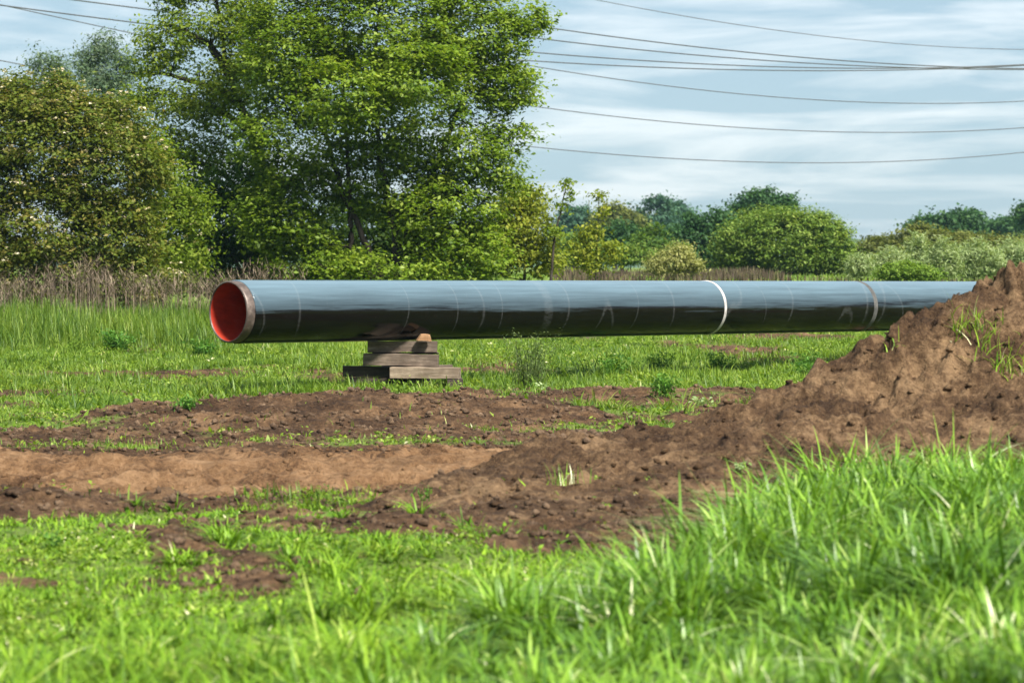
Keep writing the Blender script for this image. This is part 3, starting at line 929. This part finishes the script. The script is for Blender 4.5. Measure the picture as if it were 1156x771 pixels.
# grey green poplars behind left
g = 'grey green trees behind the flowering shrub'
tree('poplar_tree', 'pale grey green tree with pointed tops above the middle of the flowering shrub', 'tree', 125,
     [(50, 120, 26, 40), (62, 85, 14, 22), (48, 80, 8, 18), (80, 110, 14, 24), (25, 118, 16, 16)], 55, 'poplar', 700, 18, 0.26, 0.17, 0.35, 0.1, trunk_r=0.10, twigs=30, gap=0.2, seed=6, group=g, spiky=0.7, shell=0.1)
tree('poplar_tree', 'pale grey green tree with ragged top between the airy tree and its pointed neighbour', 'tree', 130,
     [(120, 95, 28, 34), (118, 58, 14, 20), (98, 80, 14, 24), (140, 80, 18, 22), (130, 130, 30, 30)], 120, 'poplar', 800, 18, 0.26, 0.17, 0.35, 0.1, trunk_r=0.11, twigs=30, gap=0.2, seed=7, group=g, spiky=0.6, shell=0.1)
tree('poplar_tree', 'low pale grey green treetop peeping over the flowering shrub at the photo edge', 'tree', 128,
     [(6, 118, 20, 18), (2, 100, 6, 10), (-15, 115, 15, 20)], 5, 'poplar', 160, 16, 0.26, 0.17, 0.35, 0.1, trunk_r=0.08, twigs=12, gap=0.1, seed=8, group=g, spiky=0.5)

# right of the big tree
tree('yellow_shrub', 'yellowish green pyramid shaped shrub at the right foot of the big tree', 'shrub', 92,
     [(590, 258, 32, 40), (598, 228, 17, 18), (562, 282, 28, 32), (612, 290, 24, 22), (575, 250, 25, 35), (600, 212, 8, 8)], 590, 'yellowish', 680, 20, 0.20, 0.14, 0.5, 0.3, trunk_r=0.07, twigs=24, gap=0.16, seed=9, shell=0.4)
tree('sapling', 'thin sapling with a bare leaning stem rising above the yellowish shrub', 'tree', 91,
     [(639, 208, 8, 9), (636, 232, 9, 7), (645, 222, 6, 5), (628, 262, 9, 9)], 622, 'airy', 42, 14, 0.10, 0.13, 0.5, 0.3, trunks=[[(622, 318), (626, 270), (634, 235), (640, 200)]], trunk_r=0.05, twigs=10, seed=10, shell=0.1)
tree('young_tree', 'small yellow leaved young tree standing before the dark far trees', 'tree', 100,
     [(668, 262, 14, 13), (681, 240, 6, 9), (676, 222, 5, 6), (656, 285, 20, 14), (690, 283, 13, 12), (670, 300, 22, 10)], 672, 'yellowish', 200, 16, 0.16, 0.14, 0.5, 0.3, trunk_r=0.05, twigs=22, gap=0.15, seed=11, shell=0.2)
tree('pale_shrub', 'pale cream green shrub just above the pipe between the young tree and the round bush', 'shrub', 125,
     [(760, 297, 24, 14), (768, 286, 13, 10), (742, 302, 12, 9), (780, 303, 12, 9)], 760, 'paleshrub', 420, 16, 0.17, 0.15, 0.35, 0.4, trunk_r=0.05, twigs=20, seed=12, spiky=0.8)
tree('round_bush', 'wide dome shaped bush with pale green top right of the pale shrub', 'shrub', 152,
     [(885, 270, 72, 30), (842, 282, 36, 28), (928, 282, 34, 28), (885, 292, 76, 20), (880, 258, 48, 19), (840, 297, 34, 14), (935, 297, 28, 14), (910, 262, 38, 20)], 885, 'roundbush', 3000, 24, 0.24, 0.18, 0.45, 0.8, trunk_r=0.10, twigs=20, gap=0.24, gapf=0.55, seed=13, shell=0.62, spiky=0.35)

g = 'dark trees standing behind the heath'
tree('dark_tree', 'dark green broad tree touching the left side of the round bush', 'tree', 200,
     [(800, 250, 24, 21), (788, 274, 24, 20), (815, 272, 20, 22), (795, 290, 28, 14)], 798, 'dark', 900, 18, 0.38, 0.27, 0.6, 0.3, trunk_r=0.2, twigs=20, seed=14, shell=0.35, group=g, gap=0.30, gapf=0.4, spiky=0.35)
tree('dark_tree', 'dark green tree whose rounded top shows above the round bush', 'tree', 240,
     [(860, 231, 27, 15), (888, 233, 11, 10), (838, 240, 14, 10), (862, 252, 42, 16)], 862, 'dark', 800, 18, 0.42, 0.3, 0.6, 0.3, trunk_r=0.25, twigs=20, seed=15, shell=0.35, group=g, gap=0.30, gapf=0.4, spiky=0.35)
tree('dark_tree', 'dark blue green tree behind the small yellow leaved young tree', 'tree', 215,
     [(702, 270, 20, 18), (698, 286, 22, 14), (715, 282, 14, 12)], 702, 'dark', 520, 18, 0.38, 0.27, 0.6, 0.3, trunk_r=0.2, twigs=16, seed=16, shell=0.35, group=g, gap=0.30, gapf=0.4, spiky=0.35)
tree('dark_tree', 'mid green low tree between the two dark trees above the pale shrub', 'tree', 190,
     [(742, 271, 20, 13), (728, 278, 13, 11), (756, 278, 13, 11), (742, 286, 22, 10)], 742, 'roundbush', 520, 18, 0.34, 0.25, 0.6, 0.3, trunk_r=0.15, twigs=14, seed=17, shell=0.35, group=g, tint_mu=0.25, gap=0.30, gapf=0.4, spiky=0.35)
tree('small_bush', 'small light green bush left of the pale shrub', 'shrub', 165, [(712, 286, 12, 8), (706, 292, 10, 7)], 712, 'roundbush', 170, 16, 0.24, 0.2, 0.5, 0.4, trunk_r=0.06, twigs=10, seed=18)
tree('small_bush', 'small mid green bush tucked behind the pale shrub', 'shrub', 165, [(733, 290, 11, 8), (740, 294, 9, 6)], 735, 'roundbush', 150, 16, 0.24, 0.2, 0.5, 0.4, trunk_r=0.06, twigs=10, seed=19)
tree('dark_tree', 'fresh green roundish tree between the thin sapling and the small yellow leaved tree', 'tree', 195,
     [(652, 280, 18, 14), (640, 290, 16, 10), (664, 290, 14, 10)], 652, 'roundbush', 420, 18, 0.36, 0.25, 0.6, 0.3, trunk_r=0.15, twigs=12, seed=44, shell=0.35, group=g, gap=0.2, gapf=0.4, spiky=0.3, tint_mu=0.35)
tree('dark_tree', 'dark green tree filling the gap behind the pale shrub', 'tree', 225,
     [(768, 268, 16, 14), (762, 282, 18, 12), (778, 284, 14, 12)], 768, 'dark', 420, 18, 0.38, 0.27, 0.6, 0.3, trunk_r=0.18, twigs=12, seed=45, shell=0.35, group=g, gap=0.2, gapf=0.4, spiky=0.3)
g = 'hazy far trees'
tree('far_tree', 'hazy blue green tree on the skyline right beside the thin sapling', 'tree', 430,
     [(650, 252, 21, 18), (640, 268, 22, 20), (662, 266, 16, 18)], 648, 'farwood', 520, 16, 0.8, 0.55, 0.7, 0.3, trunk_r=0.4, twigs=10, seed=20, group=g, shell=0.35, gap=0.30, gapf=0.22, spiky=0.35)
tree('far_tree', 'greyish mixed green tree on the skyline above the small young tree', 'tree', 330,
     [(694, 248, 20, 16), (690, 266, 22, 18), (712, 258, 14, 16)], 694, 'olive', 520, 16, 0.6, 0.45, 0.7, 0.3, trunk_r=0.35, twigs=10, seed=21, group=g, shell=0.35, tint_mu=0.35, gap=0.30, gapf=0.22, spiky=0.35)
tree('far_tree', 'tall ragged blue green tree at the middle of the far skyline', 'tree', 430,
     [(741, 232, 13, 9), (736, 248, 18, 14), (750, 246, 10, 12), (728, 240, 9, 7), (738, 266, 24, 16)], 740, 'farwood', 620, 16, 0.75, 0.5, 0.7, 0.3, trunk_r=0.4, twigs=14, seed=22, group=g, shell=0.3, gap=0.30, gapf=0.22, spiky=0.35)
tree('far_tree', 'paler hazy tree between the ragged tree and the dark broad tree', 'tree', 470,
     [(764, 240, 12, 10), (772, 252, 12, 12), (768, 270, 18, 14), (756, 234, 6, 6)], 768, 'farwood', 420, 16, 0.8, 0.55, 0.7, 0.3, trunk_r=0.4, twigs=10, seed=23, group=g, shell=0.3, gap=0.30, gapf=0.22, spiky=0.35)
tree('far_tree', 'dark wide tree on the skyline above the willow scrub at right', 'tree', 310,
     [(1070, 252, 30, 13), (1096, 249, 16, 10), (1048, 257, 18, 11), (1080, 265, 40, 10), (1074, 241, 12, 5)], 1075, 'dark', 900, 16, 0.55, 0.42, 0.7, 0.3, trunk_r=0.35, twigs=14, seed=24, group=g, shell=0.35, gap=0.30, gapf=0.22, spiky=0.35)
tree('far_tree', 'low dark tree on the skyline near the right edge', 'tree', 350,
     [(1134, 256, 16, 7), (1125, 263, 14, 8), (1150, 260, 12, 8)], 1136, 'dark', 400, 16, 0.6, 0.45, 0.7, 0.3, trunk_r=0.3, twigs=10, seed=25, group=g, shell=0.35, gap=0.30, gapf=0.22, spiky=0.35)
tree('far_tree', 'dark tree cut off by the right edge of the view', 'tree', 300,
     [(1168, 248, 18, 14), (1160, 240, 8, 7), (1175, 270, 20, 14)], 1170, 'dark', 420, 16, 0.55, 0.42, 0.7, 0.3, trunk_r=0.3, twigs=10, seed=26, group=g, shell=0.35, gap=0.30, gapf=0.22, spiky=0.35)
g = 'scrub at the right behind the pipe'
tree('grey_shrub', 'grey green shrub touching the right side of the round bush', 'shrub', 205,
     [(990, 282, 22, 14), (1002, 276, 16, 10), (975, 290, 16, 12)], 992, 'olive', 420, 18, 0.30, 0.24, 0.5, 0.3, trunk_r=0.08, twigs=10, seed=27, group=g, tint_mu=0.3)
tree('olive_shrub', 'olive green shrub with a peaked top below the wide skyline tree', 'shrub', 190,
     [(1032, 272, 20, 16), (1022, 284, 26, 14), (1050, 280, 18, 14), (1040, 262, 8, 8)], 1034, 'olive', 560, 18, 0.30, 0.24, 0.5, 0.3, trunk_r=0.1, twigs=10, seed=28, group=g)
tree('olive_shrub', 'long olive shrub behind the pale willow scrub near the right edge', 'shrub', 185,
     [(1085, 276, 28, 13), (1110, 278, 22, 10), (1062, 274, 12, 12), (1135, 276, 24, 8)], 1090, 'olive', 620, 18, 0.30, 0.24, 0.5, 0.3, trunk_r=0.1, twigs=10, seed=29, group=g)
for i, (bl, n, lab) in enumerate([
        ([(972, 299, 12, 13), (966, 306, 10, 8)], 160, 'small pale willow bush at the right foot of the round bush'),
        ([(1008, 297, 20, 14), (995, 303, 16, 10)], 300, 'pale willow bush behind the low dark green bush'),
        ([(1034, 282, 9, 15), (1036, 298, 12, 12)], 200, 'narrow upright pale willow rising above its neighbours'),
        ([(1064, 290, 15, 17), (1058, 303, 20, 12), (1072, 300, 14, 14)], 360, 'pale willow bush behind the far end of the pipe'),
        ([(1100, 291, 24, 16), (1092, 303, 22, 12), (1118, 300, 20, 15)], 480, 'broad pale willow bush left of the top of the dirt mound'),
        ([(1148, 288, 24, 17), (1135, 300, 22, 14), (1168, 295, 22, 20)], 480, 'broad pale willow bush right behind the top of the dirt mound')]):
    tree('willow_bush', lab, 'shrub', 122 + 4 * (i % 3), bl, bl[0][0], 'willow', n, 20, 0.17, 0.17, 0.25, 0.2, trunk_r=0.05, twigs=14, seed=30 + i, spiky=0.6, shell=0.3,
         group='pale willow scrub at the right')
tree('low_bush', 'low dense fresh green bush right above the far part of the pipe', 'shrub', 112,
     [(1022, 306, 24, 10), (1005, 308, 14, 9), (1045, 309, 16, 8)], 1024, 'lowbush', 420, 18, 0.13, 0.13, 0.4, 0.5, trunk_r=0.04, twigs=10, seed=40, shell=0.5)


# ------------------------------------------------------------------ pipe
A0 = P(257, 352.2, 45.2); A1 = P(985, 345.8, 57.9)
axis_v = A1 - A0; LEN0 = np.linalg.norm(axis_v); axis_v /= LEN0
LEN = 36.0
RO = 0.545
proot = bpy.data.objects.new('steel_pipe', None); COL.objects.link(proot)
proot.location = tuple(A0)
from mathutils import Vector, Matrix
xv = Vector(axis_v); zv = Vector((0, 0, 1)); yv = zv.cross(xv).normalized(); zv = xv.cross(yv)
proot.rotation_euler = Matrix((xv, yv, zv)).transposed().to_euler()
tag(proot, 'long black coated steel pipe with red inside resting on timber blocks', 'pipe')


def lathe(name, prof, mat, seg=96, wob=0.0):
    prof = np.asarray(prof, float); n = len(prof)
    ang = np.arange(seg) * 2 * PI / seg
    V = np.zeros((n, seg, 3))
    V[:, :, 0] = prof[:, 0][:, None]
    rr = prof[:, 1][:, None] * (1 + wob * np.sin(3 * ang)[None, :])
    V[:, :, 1] = rr * np.cos(ang); V[:, :, 2] = rr * np.sin(ang)
    f = []
    i = np.arange(n - 1)[:, None] * seg; j = np.arange(seg)[None, :]; k = (j + 1) % seg
    Fq = np.stack([i + j, i + k, i + seg + k, i + seg + j], -1).reshape(-1, 4)
    o = mesh_np(name, V.reshape(-1, 3), [Fq], mat, proot, smooth=True)
    return o


xs = np.concatenate([[0.17, 0.172, 0.18, 0.2], np.arange(0.5, LEN, 0.5), [LEN]])
rad = RO + 0.0025 * np.sin(xs * 2.1) * 0 + 0.0
rad[0] = RO - 0.020; rad[1] = RO - 0.008; rad[2] = RO - 0.002
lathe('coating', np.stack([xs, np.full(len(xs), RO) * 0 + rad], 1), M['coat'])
ri = RO - 0.050
lathe('bare_end', [(0.03, ri), (0.0, ri + 0.003), (0.0, RO - 0.036), (0.018, RO - 0.019), (0.05, RO - 0.016), (0.19, RO - 0.016)], M['steel'])
lathe('lining', [(0.03, ri), (0.3, ri), (2, ri), (8, ri), (LEN, ri)], M['lining'])
a = np.array([(-0.05, 0.001), (-0.045, 0.007), (-0.02, 0.010), (0.02, 0.010), (0.045, 0.007), (0.05, 0.001)])


def along(px):
    # distance along the axis whose image column is px
    best = None
    for s_ in np.linspace(0, LEN, 4000):
        q = A0 + axis_v * s_
        u_ = 578 + F * q[0] / q[1]
        if u_ >= px: return s_
    return LEN


s1 = along(796)
lathe('weld_ring', np.stack([a[:, 0] * 0.72 + s1, a[:, 1] + RO], 1), M['weld_ring'])
s2 = along(966)
lathe('mud_band', np.stack([a[:, 0] * 1.3 + s2, a[:, 1] * 0.6 + RO], 1), M['mud_band'])


# ------------------------------------------------------------------ timbers
def timber(label, cx, cy, z0, L, W, Ht, rz, mat, seed, taper=None, tilt=0.0):
    bm = bmesh.new()
    bmesh.ops.create_cube(bm, size=1)
    bmesh.ops.scale(bm, vec=(L, W, Ht), verts=bm.verts)
    bmesh.ops.subdivide_edges(bm, edges=[e for e in bm.edges if abs((e.verts[0].co - e.verts[1].co).x) > L * 0.5], cuts=9)
    bmesh.ops.bevel(bm, geom=[e for e in bm.edges if e.calc_face_angle(0) > 1.0], offset=0.007, segments=1, affect='EDGES')
    r = random.Random(seed)
    for v in bm.verts:
        q = 0.005
        v.co += Vector((r.uniform(-q, q) * 1.2, r.uniform(-q, q) * 0.6, r.uniform(-q, q) * 0.5 + 0.007 * math.sin(v.co.x * 3.1 + seed) + 0.004 * math.sin(v.co.x * 11 + seed)))
        if taper and v.co.z > 0:
            v.co.x = v.co.x * taper[0] + taper[1]
    me = bpy.data.meshes.new('timber_block'); bm.to_mesh(me); bm.free()
    me.materials.append(M[mat])
    o = bpy.data.objects.new('timber_block', me); COL.objects.link(o)
    o.location = (cx, cy, z0 + Ht / 2); o.rotation_euler = (0, tilt, rz)
    tag(o, label, 'timber block', 'timber blocks stacked under the pipe')
    return o


def tx(px, d=48.0): return (px - 578) / F * d


gz = float(ground_h(np.array([tx(455)]), np.array([48.0]))[0])
zb = min(gz, 0.05)
timber('grey brown timber directly under the pipe, topmost long block of the stack', tx(454.5), 47.95, 0.668, 1.26, 0.28, 0.200, 0.03, 'wood_grey', 1, tilt=0.006)
timber('grey timber lying just under the topmost long block', tx(453), 47.82, 0.430, 1.35, 0.32, 0.212, -0.03, 'wood_grey', 2, tilt=0.012)
timber('thin dark plank squeezed between the two long grey blocks', tx(458), 47.98, 0.643, 1.20, 0.22, 0.030, 0.05, 'wood_dark', 11, tilt=0.004)
timber('pale timber at the front right of the stack with its cut end showing', tx(481), 47.50, 0.216, 1.24, 0.27, 0.200, -0.13, 'wood_pale', 3, tilt=-0.010)
timber('dark brown timber sticking out at the left of the stack', tx(428), 47.98, 0.222, 1.32, 0.28, 0.195, 0.05, 'wood_dark', 4, tilt=0.008)
timber('grey brown timber at the back of the stack behind the pale block', tx(470), 48.35, 0.222, 1.30, 0.26, 0.200, 0.02, 'wood_grey', 12)
timber('dark bottom timber half hidden in grass under the left side of the stack', tx(425), 47.95, -0.02, 1.10, 0.34, 0.232, 0.0, 'wood_dark', 5)
timber('dark bottom timber under the right end of the pale block', tx(513), 47.72, -0.02, 0.29, 1.0, 0.23, 0.05, 'wood_dark', 6)
timber('shaded timber on the ground under the middle of the pale block', tx(474), 48.0, -0.02, 0.34, 1.0, 0.23, -0.05, 'wood_dark', 7)
timber('small orange brown wedge jammed between the pipe and the stack', tx(479), 47.66, 0.872, 0.26, 0.20, 0.125, 0.12, 'wood_orange', 8, taper=(0.62, 0.02), tilt=0.05)
# a support farther along, behind the pipe
xb = (664 - 578) / F * 67.0
o = timber('lone weathered grey timber post peeping out below the pipe right of the twiggy weed', xb, 67.0, float(ground_h(np.array([xb]), np.array([67.0]))[0]) - 0.03, 0.38, 0.34, 0.30, 0.2, 'wood_grey', 9)
o['group'] = 'timber supports'


# ------------------------------------------------------------------ overhead wires
def wire(label, pts, d0, d1, r, group='overhead power lines'):
    xs_ = [p[0] for p in pts]
    lo, hi = xs_[0], xs_[-1]
    q = [P(a, b, d0 + (d1 - d0) * (a - 0) / 1156.0) for a, b in pts]
    # extend beyond the frame along the end slopes
    e0 = q[0] + (q[0] - q[1]) * 1.0; e0[2] += abs(e0[0] - q[0][0]) * 0.03
    e1 = q[-1] + (q[-1] - q[-2]) * 1.0; e1[2] += abs(e1[0] - q[-1][0]) * 0.03
    px_ = np.array([a for a, b in pts]); py_ = np.array([b for a, b in pts])
    co_ = np.polyfit(px_ / 1000.0, py_, 3)
    gx_ = np.linspace(min(lo, 0) - 250, hi + 330, 60)
    p = np.array([P(a, np.polyval(co_, a / 1000.0), d0 + (d1 - d0) * a / 1156.0) for a in gx_])
    c = p[len(p) // 2].copy()
    V, Fq = tube(p - c, np.full(len(p), r), 6)
    o = mesh_np('overhead_wire', V, [Fq], M['wire'], smooth=True)
    o.location = tuple(c)
    tag(o, label, 'power line', group)


wire('thin high wire crossing the top right corner of the sky', [(560, -22), (665, 0), (860, 33), (1006, 50), (1156, 57)], 165, 190, 0.026)
wire('dark wire highest of the four that converge at the right', [(330, -14), (612, 32), (860, 61), (1000, 73), (1080, 77.5), (1156, 78)], 135, 165, 0.036)
wire('dark wire second highest of the four that converge at the right', [(300, -4), (620, 46), (860, 69), (1000, 76.5), (1060, 78.5), (1156, 79.5)], 136, 166, 0.036)
wire('dark wire third highest of the four that converge at the right', [(70, 0), (160, 10), (215, 18), (400, 41), (605, 60), (860, 75.5), (1000, 78.5), (1090, 77), (1156, 73.5)], 137, 167, 0.036)
wire('dark wire lowest of the four that converge at the right', [(0, 7.5), (80, 17), (160, 27), (380, 53), (600, 69), (860, 80.5), (960, 81), (1040, 79), (1156, 75)], 138, 168, 0.036)
wire('thin wire hanging just below the four converging wires', [(300, 16), (590, 74), (860, 108.5), (1000, 117), (1060, 118.3), (1156, 114.5)], 150, 180, 0.03)
wire('thin wire hanging midway down the sky right of the big tree', [(0, 7), (60, 18), (145, 38), (350, 80), (580, 117), (860, 146), (1000, 150.8), (1156, 144.5)], 150, 180, 0.03)
wire('lowest thin wire sagging over the far trees', [(0, 69), (43, 77), (300, 125), (600, 165), (860, 183.8), (960, 184.6), (1156, 172)], 150, 180, 0.03)


# ------------------------------------------------------------------ weeds
def weed(label, px, py, d, h, spread, mat, n_stems, leaves, lsize, seed, aspect=0.4, group='weeds standing in the grass', name='weed_plant', stemmat='weed', up=0.3):
    x = (px - 578) / F * d
    z = float(surf_h(np.array([x]), np.array([d]))[0])
    root = empty(name, (x, d, z), label, 'weed', group)
    parts = []; pos = []
    n = n_stems
    az = rng.random(n) * 2 * PI; hh = h * (0.6 + 0.5 * rng.random(n)); ln = spread / h * rng.random(n)
    sx = rng.normal(0, spread * 0.25, n); sy = rng.normal(0, spread * 0.25, n)
    z0 = np.full(n, -0.03)
    tint = np.clip(rng.normal(0.5, 0.2, n), 0, 1)
    st = grass_obj('stem', [blade_arrays(sx, sy, z0, hh, np.full(n, 0.012 + 0.006 * h), az, ln, 0.1 + 0 * ln, tint, 3)], M[mat], None, root)
    t = 0.2 + 0.8 * rng.random((n, leaves))
    px_ = sx[:, None] + np.cos(az)[:, None] * hh[:, None] * (ln[:, None] * t + 0.1 * t * t)
    py_ = sy[:, None] + np.sin(az)[:, None] * hh[:, None] * (ln[:, None] * t + 0.1 * t * t)
    pz_ = hh[:, None] * t
    pos = np.stack([px_, py_, pz_], -1).reshape(-1, 3) + rng.normal(0, lsize * 0.5, (n * leaves, 3))
    pos[:, 2] = np.maximum(pos[:, 2], 0.01)
    V, Fq, T = leaf_quads(pos, lsize, aspect, up, np.clip(rng.normal(0.5, 0.25, len(pos)), 0, 1))
    mesh_np('foliage', V, [Fq], M[mat], root, {'tint': T})
    return root


weed('tall twiggy grey green weed in front of the pipe right of the timber stack', 600, 440, 46.0, 1.02, 0.50, 'thistle', 70, 26, 0.05, 1, 0.3)
weed('bushy dark green weed on the left in front of the tall meadow grass', 130, 402, 62.5, 0.50, 0.55, 'weed', 40, 22, 0.09, 2)
weed('yellow green tussock left of the bushy dark green weed', 86, 402, 62.5, 0.36, 0.30, 'lowbush', 40, 8, 0.10, 3, 0.15)
weed('low green weed just left of the red pipe mouth', 232, 402, 61.0, 0.36, 0.42, 'weed', 34, 18, 0.08, 4)
weed('green weed clump on the soil bank under the weld ring of the pipe', 748, 468, 42.0, 0.36, 0.28, 'weed', 26, 14, 0.075, 5)
weed('pale leaved weed on the soil right beside the green weed clump', 790, 474, 41.0, 0.16, 0.22, 'paleweed', 12, 10, 0.075, 6)
weed('dark green weed clump in the grass below the pipe, right of the twiggy weed', 690, 422, 52.0, 0.46, 0.42, 'weed', 30, 18, 0.07, 7)
weed('feathery dark green weed below the pipe between weld ring and clump', 745, 412, 55.0, 0.50, 0.36, 'weed', 26, 20, 0.06, 8)
weed('feathery green weed below the pipe nearest to the dirt mound', 912, 412, 54.0, 0.48, 0.48, 'weed', 30, 20, 0.06, 9)
weed('green weed below the pipe right under the weld ring', 815, 410, 56.0, 0.46, 0.40, 'weed', 28, 18, 0.06, 10)
weed('small green weed at the left end of the brown soil bank', 210, 492, 36.5, 0.16, 0.30, 'weed', 14, 12, 0.06, 11)
weed('small green weed on the edge of the soil bank left of the timber stack', 455, 478, 38.5, 0.22, 0.30, 'lowbush', 18, 12, 0.06, 12)
weed('pale weed at the foot of the twiggy weed', 612, 452, 44.0, 0.14, 0.18, 'paleweed', 10, 10, 0.06, 13)
weed('small leafy weed growing out of the low soil bank', 475, 578, 24.3, 0.14, 0.12, 'weed', 8, 8, 0.04, 14)
weed('small pale leafy weed on the mound slope above the tall grass', 838, 528, 25.4, 0.10, 0.10, 'paleweed', 8, 8, 0.045, 15)
weed('low wide leaved weed on the near turf left of the bare patch', 60, 615, 20.5, 0.12, 0.16, 'weed', 12, 8, 0.05, 16)


def tuft(label, x, y, n, h, w, spread, mat, curve=0.7):
    z = float(surf_h(np.array([x]), np.array([y]))[0])
    root = empty('grass_tuft', (x, y, z), label, 'grass tuft', 'tufts on the dirt mound')
    rx = rng.normal(0, spread, n); ry = rng.normal(0, spread * 0.6, n)
    rz = surf_h(x + rx, y + ry) - z - 0.02
    p = blade_arrays(rx, ry, rz, h * (0.5 + 0.7 * rng.random(n)), w * (0.7 + 0.6 * rng.random(n)), rng.random(n) * 2 * PI, np.abs(rng.normal(0, 0.4, n)), np.clip(np.abs(rng.normal(0, curve, n)), 0, 1.3),
                     np.clip(rng.normal(0.6, 0.25, n), 0, 1), 4)
    grass_obj('blades', [p], M[mat], None, root)


tuft('bright green grass tuft on the shoulder at the top of the dirt mound', P(1098, 330, 29.3)[0], 29.3, 90, 0.30, 0.014, 0.16, 'g_near')
tuft('drooping yellow green grass tuft on the mound top by the right edge', P(1140, 345, 28.9)[0], 28.9, 90, 0.26, 0.015, 0.20, 'g_near', 1.0)
tuft('few grass blades on the mound where the pipe disappears behind it', P(1010, 372, 29.3)[0], 29.3, 10, 0.20, 0.014, 0.08, 'g_near')
tuft('single green tuft low on the mound slope just above the front grass', P(640, 552, 24.6)[0], 24.6, 26, 0.26, 0.010, 0.07, 'g_tall', 0.3)
tuft('thin grass tuft on the right part of the mound face', P(960, 512, 25.6)[0], 25.6, 18, 0.22, 0.010, 0.09, 'g_near')

# ------------------------------------------------------------------ haze
hz = bpy.data.meshes.new('haze')
bm = bmesh.new(); bmesh.ops.create_cube(bm, size=1)
x0, x1, y0, y1, z0, z1 = -950, 950, -80, 1340, -1.6, 46
for v in bm.verts:
    v.co = Vector((x0 if v.co.x < 0 else x1, y0 if v.co.y < 0 else y1, z0 if v.co.z < 0 else z1))
bm.to_mesh(hz); bm.free()
ho = bpy.data.objects.new('haze', hz); COL.objects.link(ho); ho['kind'] = 'stuff'
m, nt, out = newmat('haze')
pv = N(nt, 'ShaderNodeVolumePrincipled', Density=0.00014, Anisotropy=0.2)
pv.inputs['Color'].default_value = (0.34, 0.54, 0.66, 1)
nt.links.new(pv.outputs[0], out.inputs['Volume'])
hz.materials.append(m)

# ------------------------------------------------------------------ light
SUN_EL, SUN_AZ = math.radians(50), math.radians(142)   # azimuth clockwise from +Y (north): behind the camera, to the right
sun = bpy.data.lights.new('sun', 'SUN'); sun.energy = 4.5; sun.angle = math.radians(12.0); sun.color = (1.0, 0.95, 0.86)
so = bpy.data.objects.new('sun', sun); COL.objects.link(so)
to_sun = Vector((math.sin(SUN_AZ) * math.cos(SUN_EL), math.cos(SUN_AZ) * math.cos(SUN_EL), math.sin(SUN_EL)))
so.rotation_euler = (-to_sun).to_track_quat('-Z', 'Y').to_euler(); so.location = (0, -20, 40)

w = bpy.data.worlds.new('World'); SC.world = w; w.use_nodes = True
nt = w.node_tree; nt.nodes.clear()
wo = nt.nodes.new('ShaderNodeOutputWorld'); bg = nt.nodes.new('ShaderNodeBackground')
sky = nt.nodes.new('ShaderNodeTexSky'); sky.sky_type = 'NISHITA'; sky.sun_disc = False
sky.sun_elevation = SUN_EL; sky.sun_rotation = SUN_AZ; sky.air_density = 1.0; sky.dust_density = 0.6; sky.ozone_density = 2.0
tc = nt.nodes.new('ShaderNodeTexCoord')
mp = nt.nodes.new('ShaderNodeMapping'); mp.inputs['Scale'].default_value = (9, 9, 62); mp.inputs['Location'].default_value = (2.3, 0.4, 0.7)
nt.links.new(tc.outputs['Generated'], mp.inputs['Vector'])
n1 = N(nt, 'ShaderNodeTexNoise', Scale=1.0, Detail=6, Roughness=0.55, Distortion=0.4)
nt.links.new(mp.outputs[0], n1.inputs['Vector'])
cl = ramp(nt, n1.outputs['Fac'], [(0.46, (0, 0, 0)), (0.66, (1, 1, 1))])
# the thin cloud veil: grey blue base layer, brighter puffs
veil = mix(nt, cl, (2.35, 3.3, 4.0), (4.9, 5.35, 5.7))
colr = mix(nt, 0.82, sky.outputs['Color'], veil)
nt.links.new(colr, bg.inputs['Color']); bg.inputs['Strength'].default_value = 0.065
nt.links.new(bg.outputs[0], wo.inputs['Surface'])

# ------------------------------------------------------------------ camera
cam = bpy.data.cameras.new('camera'); co = bpy.data.objects.new('camera', cam); COL.objects.link(co)
cam.sensor_width = 36; cam.lens = 36 * F / 1156.0
co.location = (0, 0, H); co.rotation_euler = (math.radians(90) - math.atan((385.5 - HY) / F), 0, 0)
cam.clip_start = 0.5; cam.clip_end = 5000
cam.dof.use_dof = True; cam.dof.focus_distance = 47.0; cam.dof.aperture_fstop = 2.7
SC.camera = co

SC.view_settings.view_transform = 'Standard'; SC.view_settings.look = 'None'
SC.view_settings.exposure = 1.5; SC.view_settings.gamma = 1.0
SC.cycles.max_bounces = 6; SC.cycles.diffuse_bounces = 3; SC.cycles.glossy_bounces = 3; SC.cycles.transmission_bounces = 4; SC.cycles.volume_bounces = 0
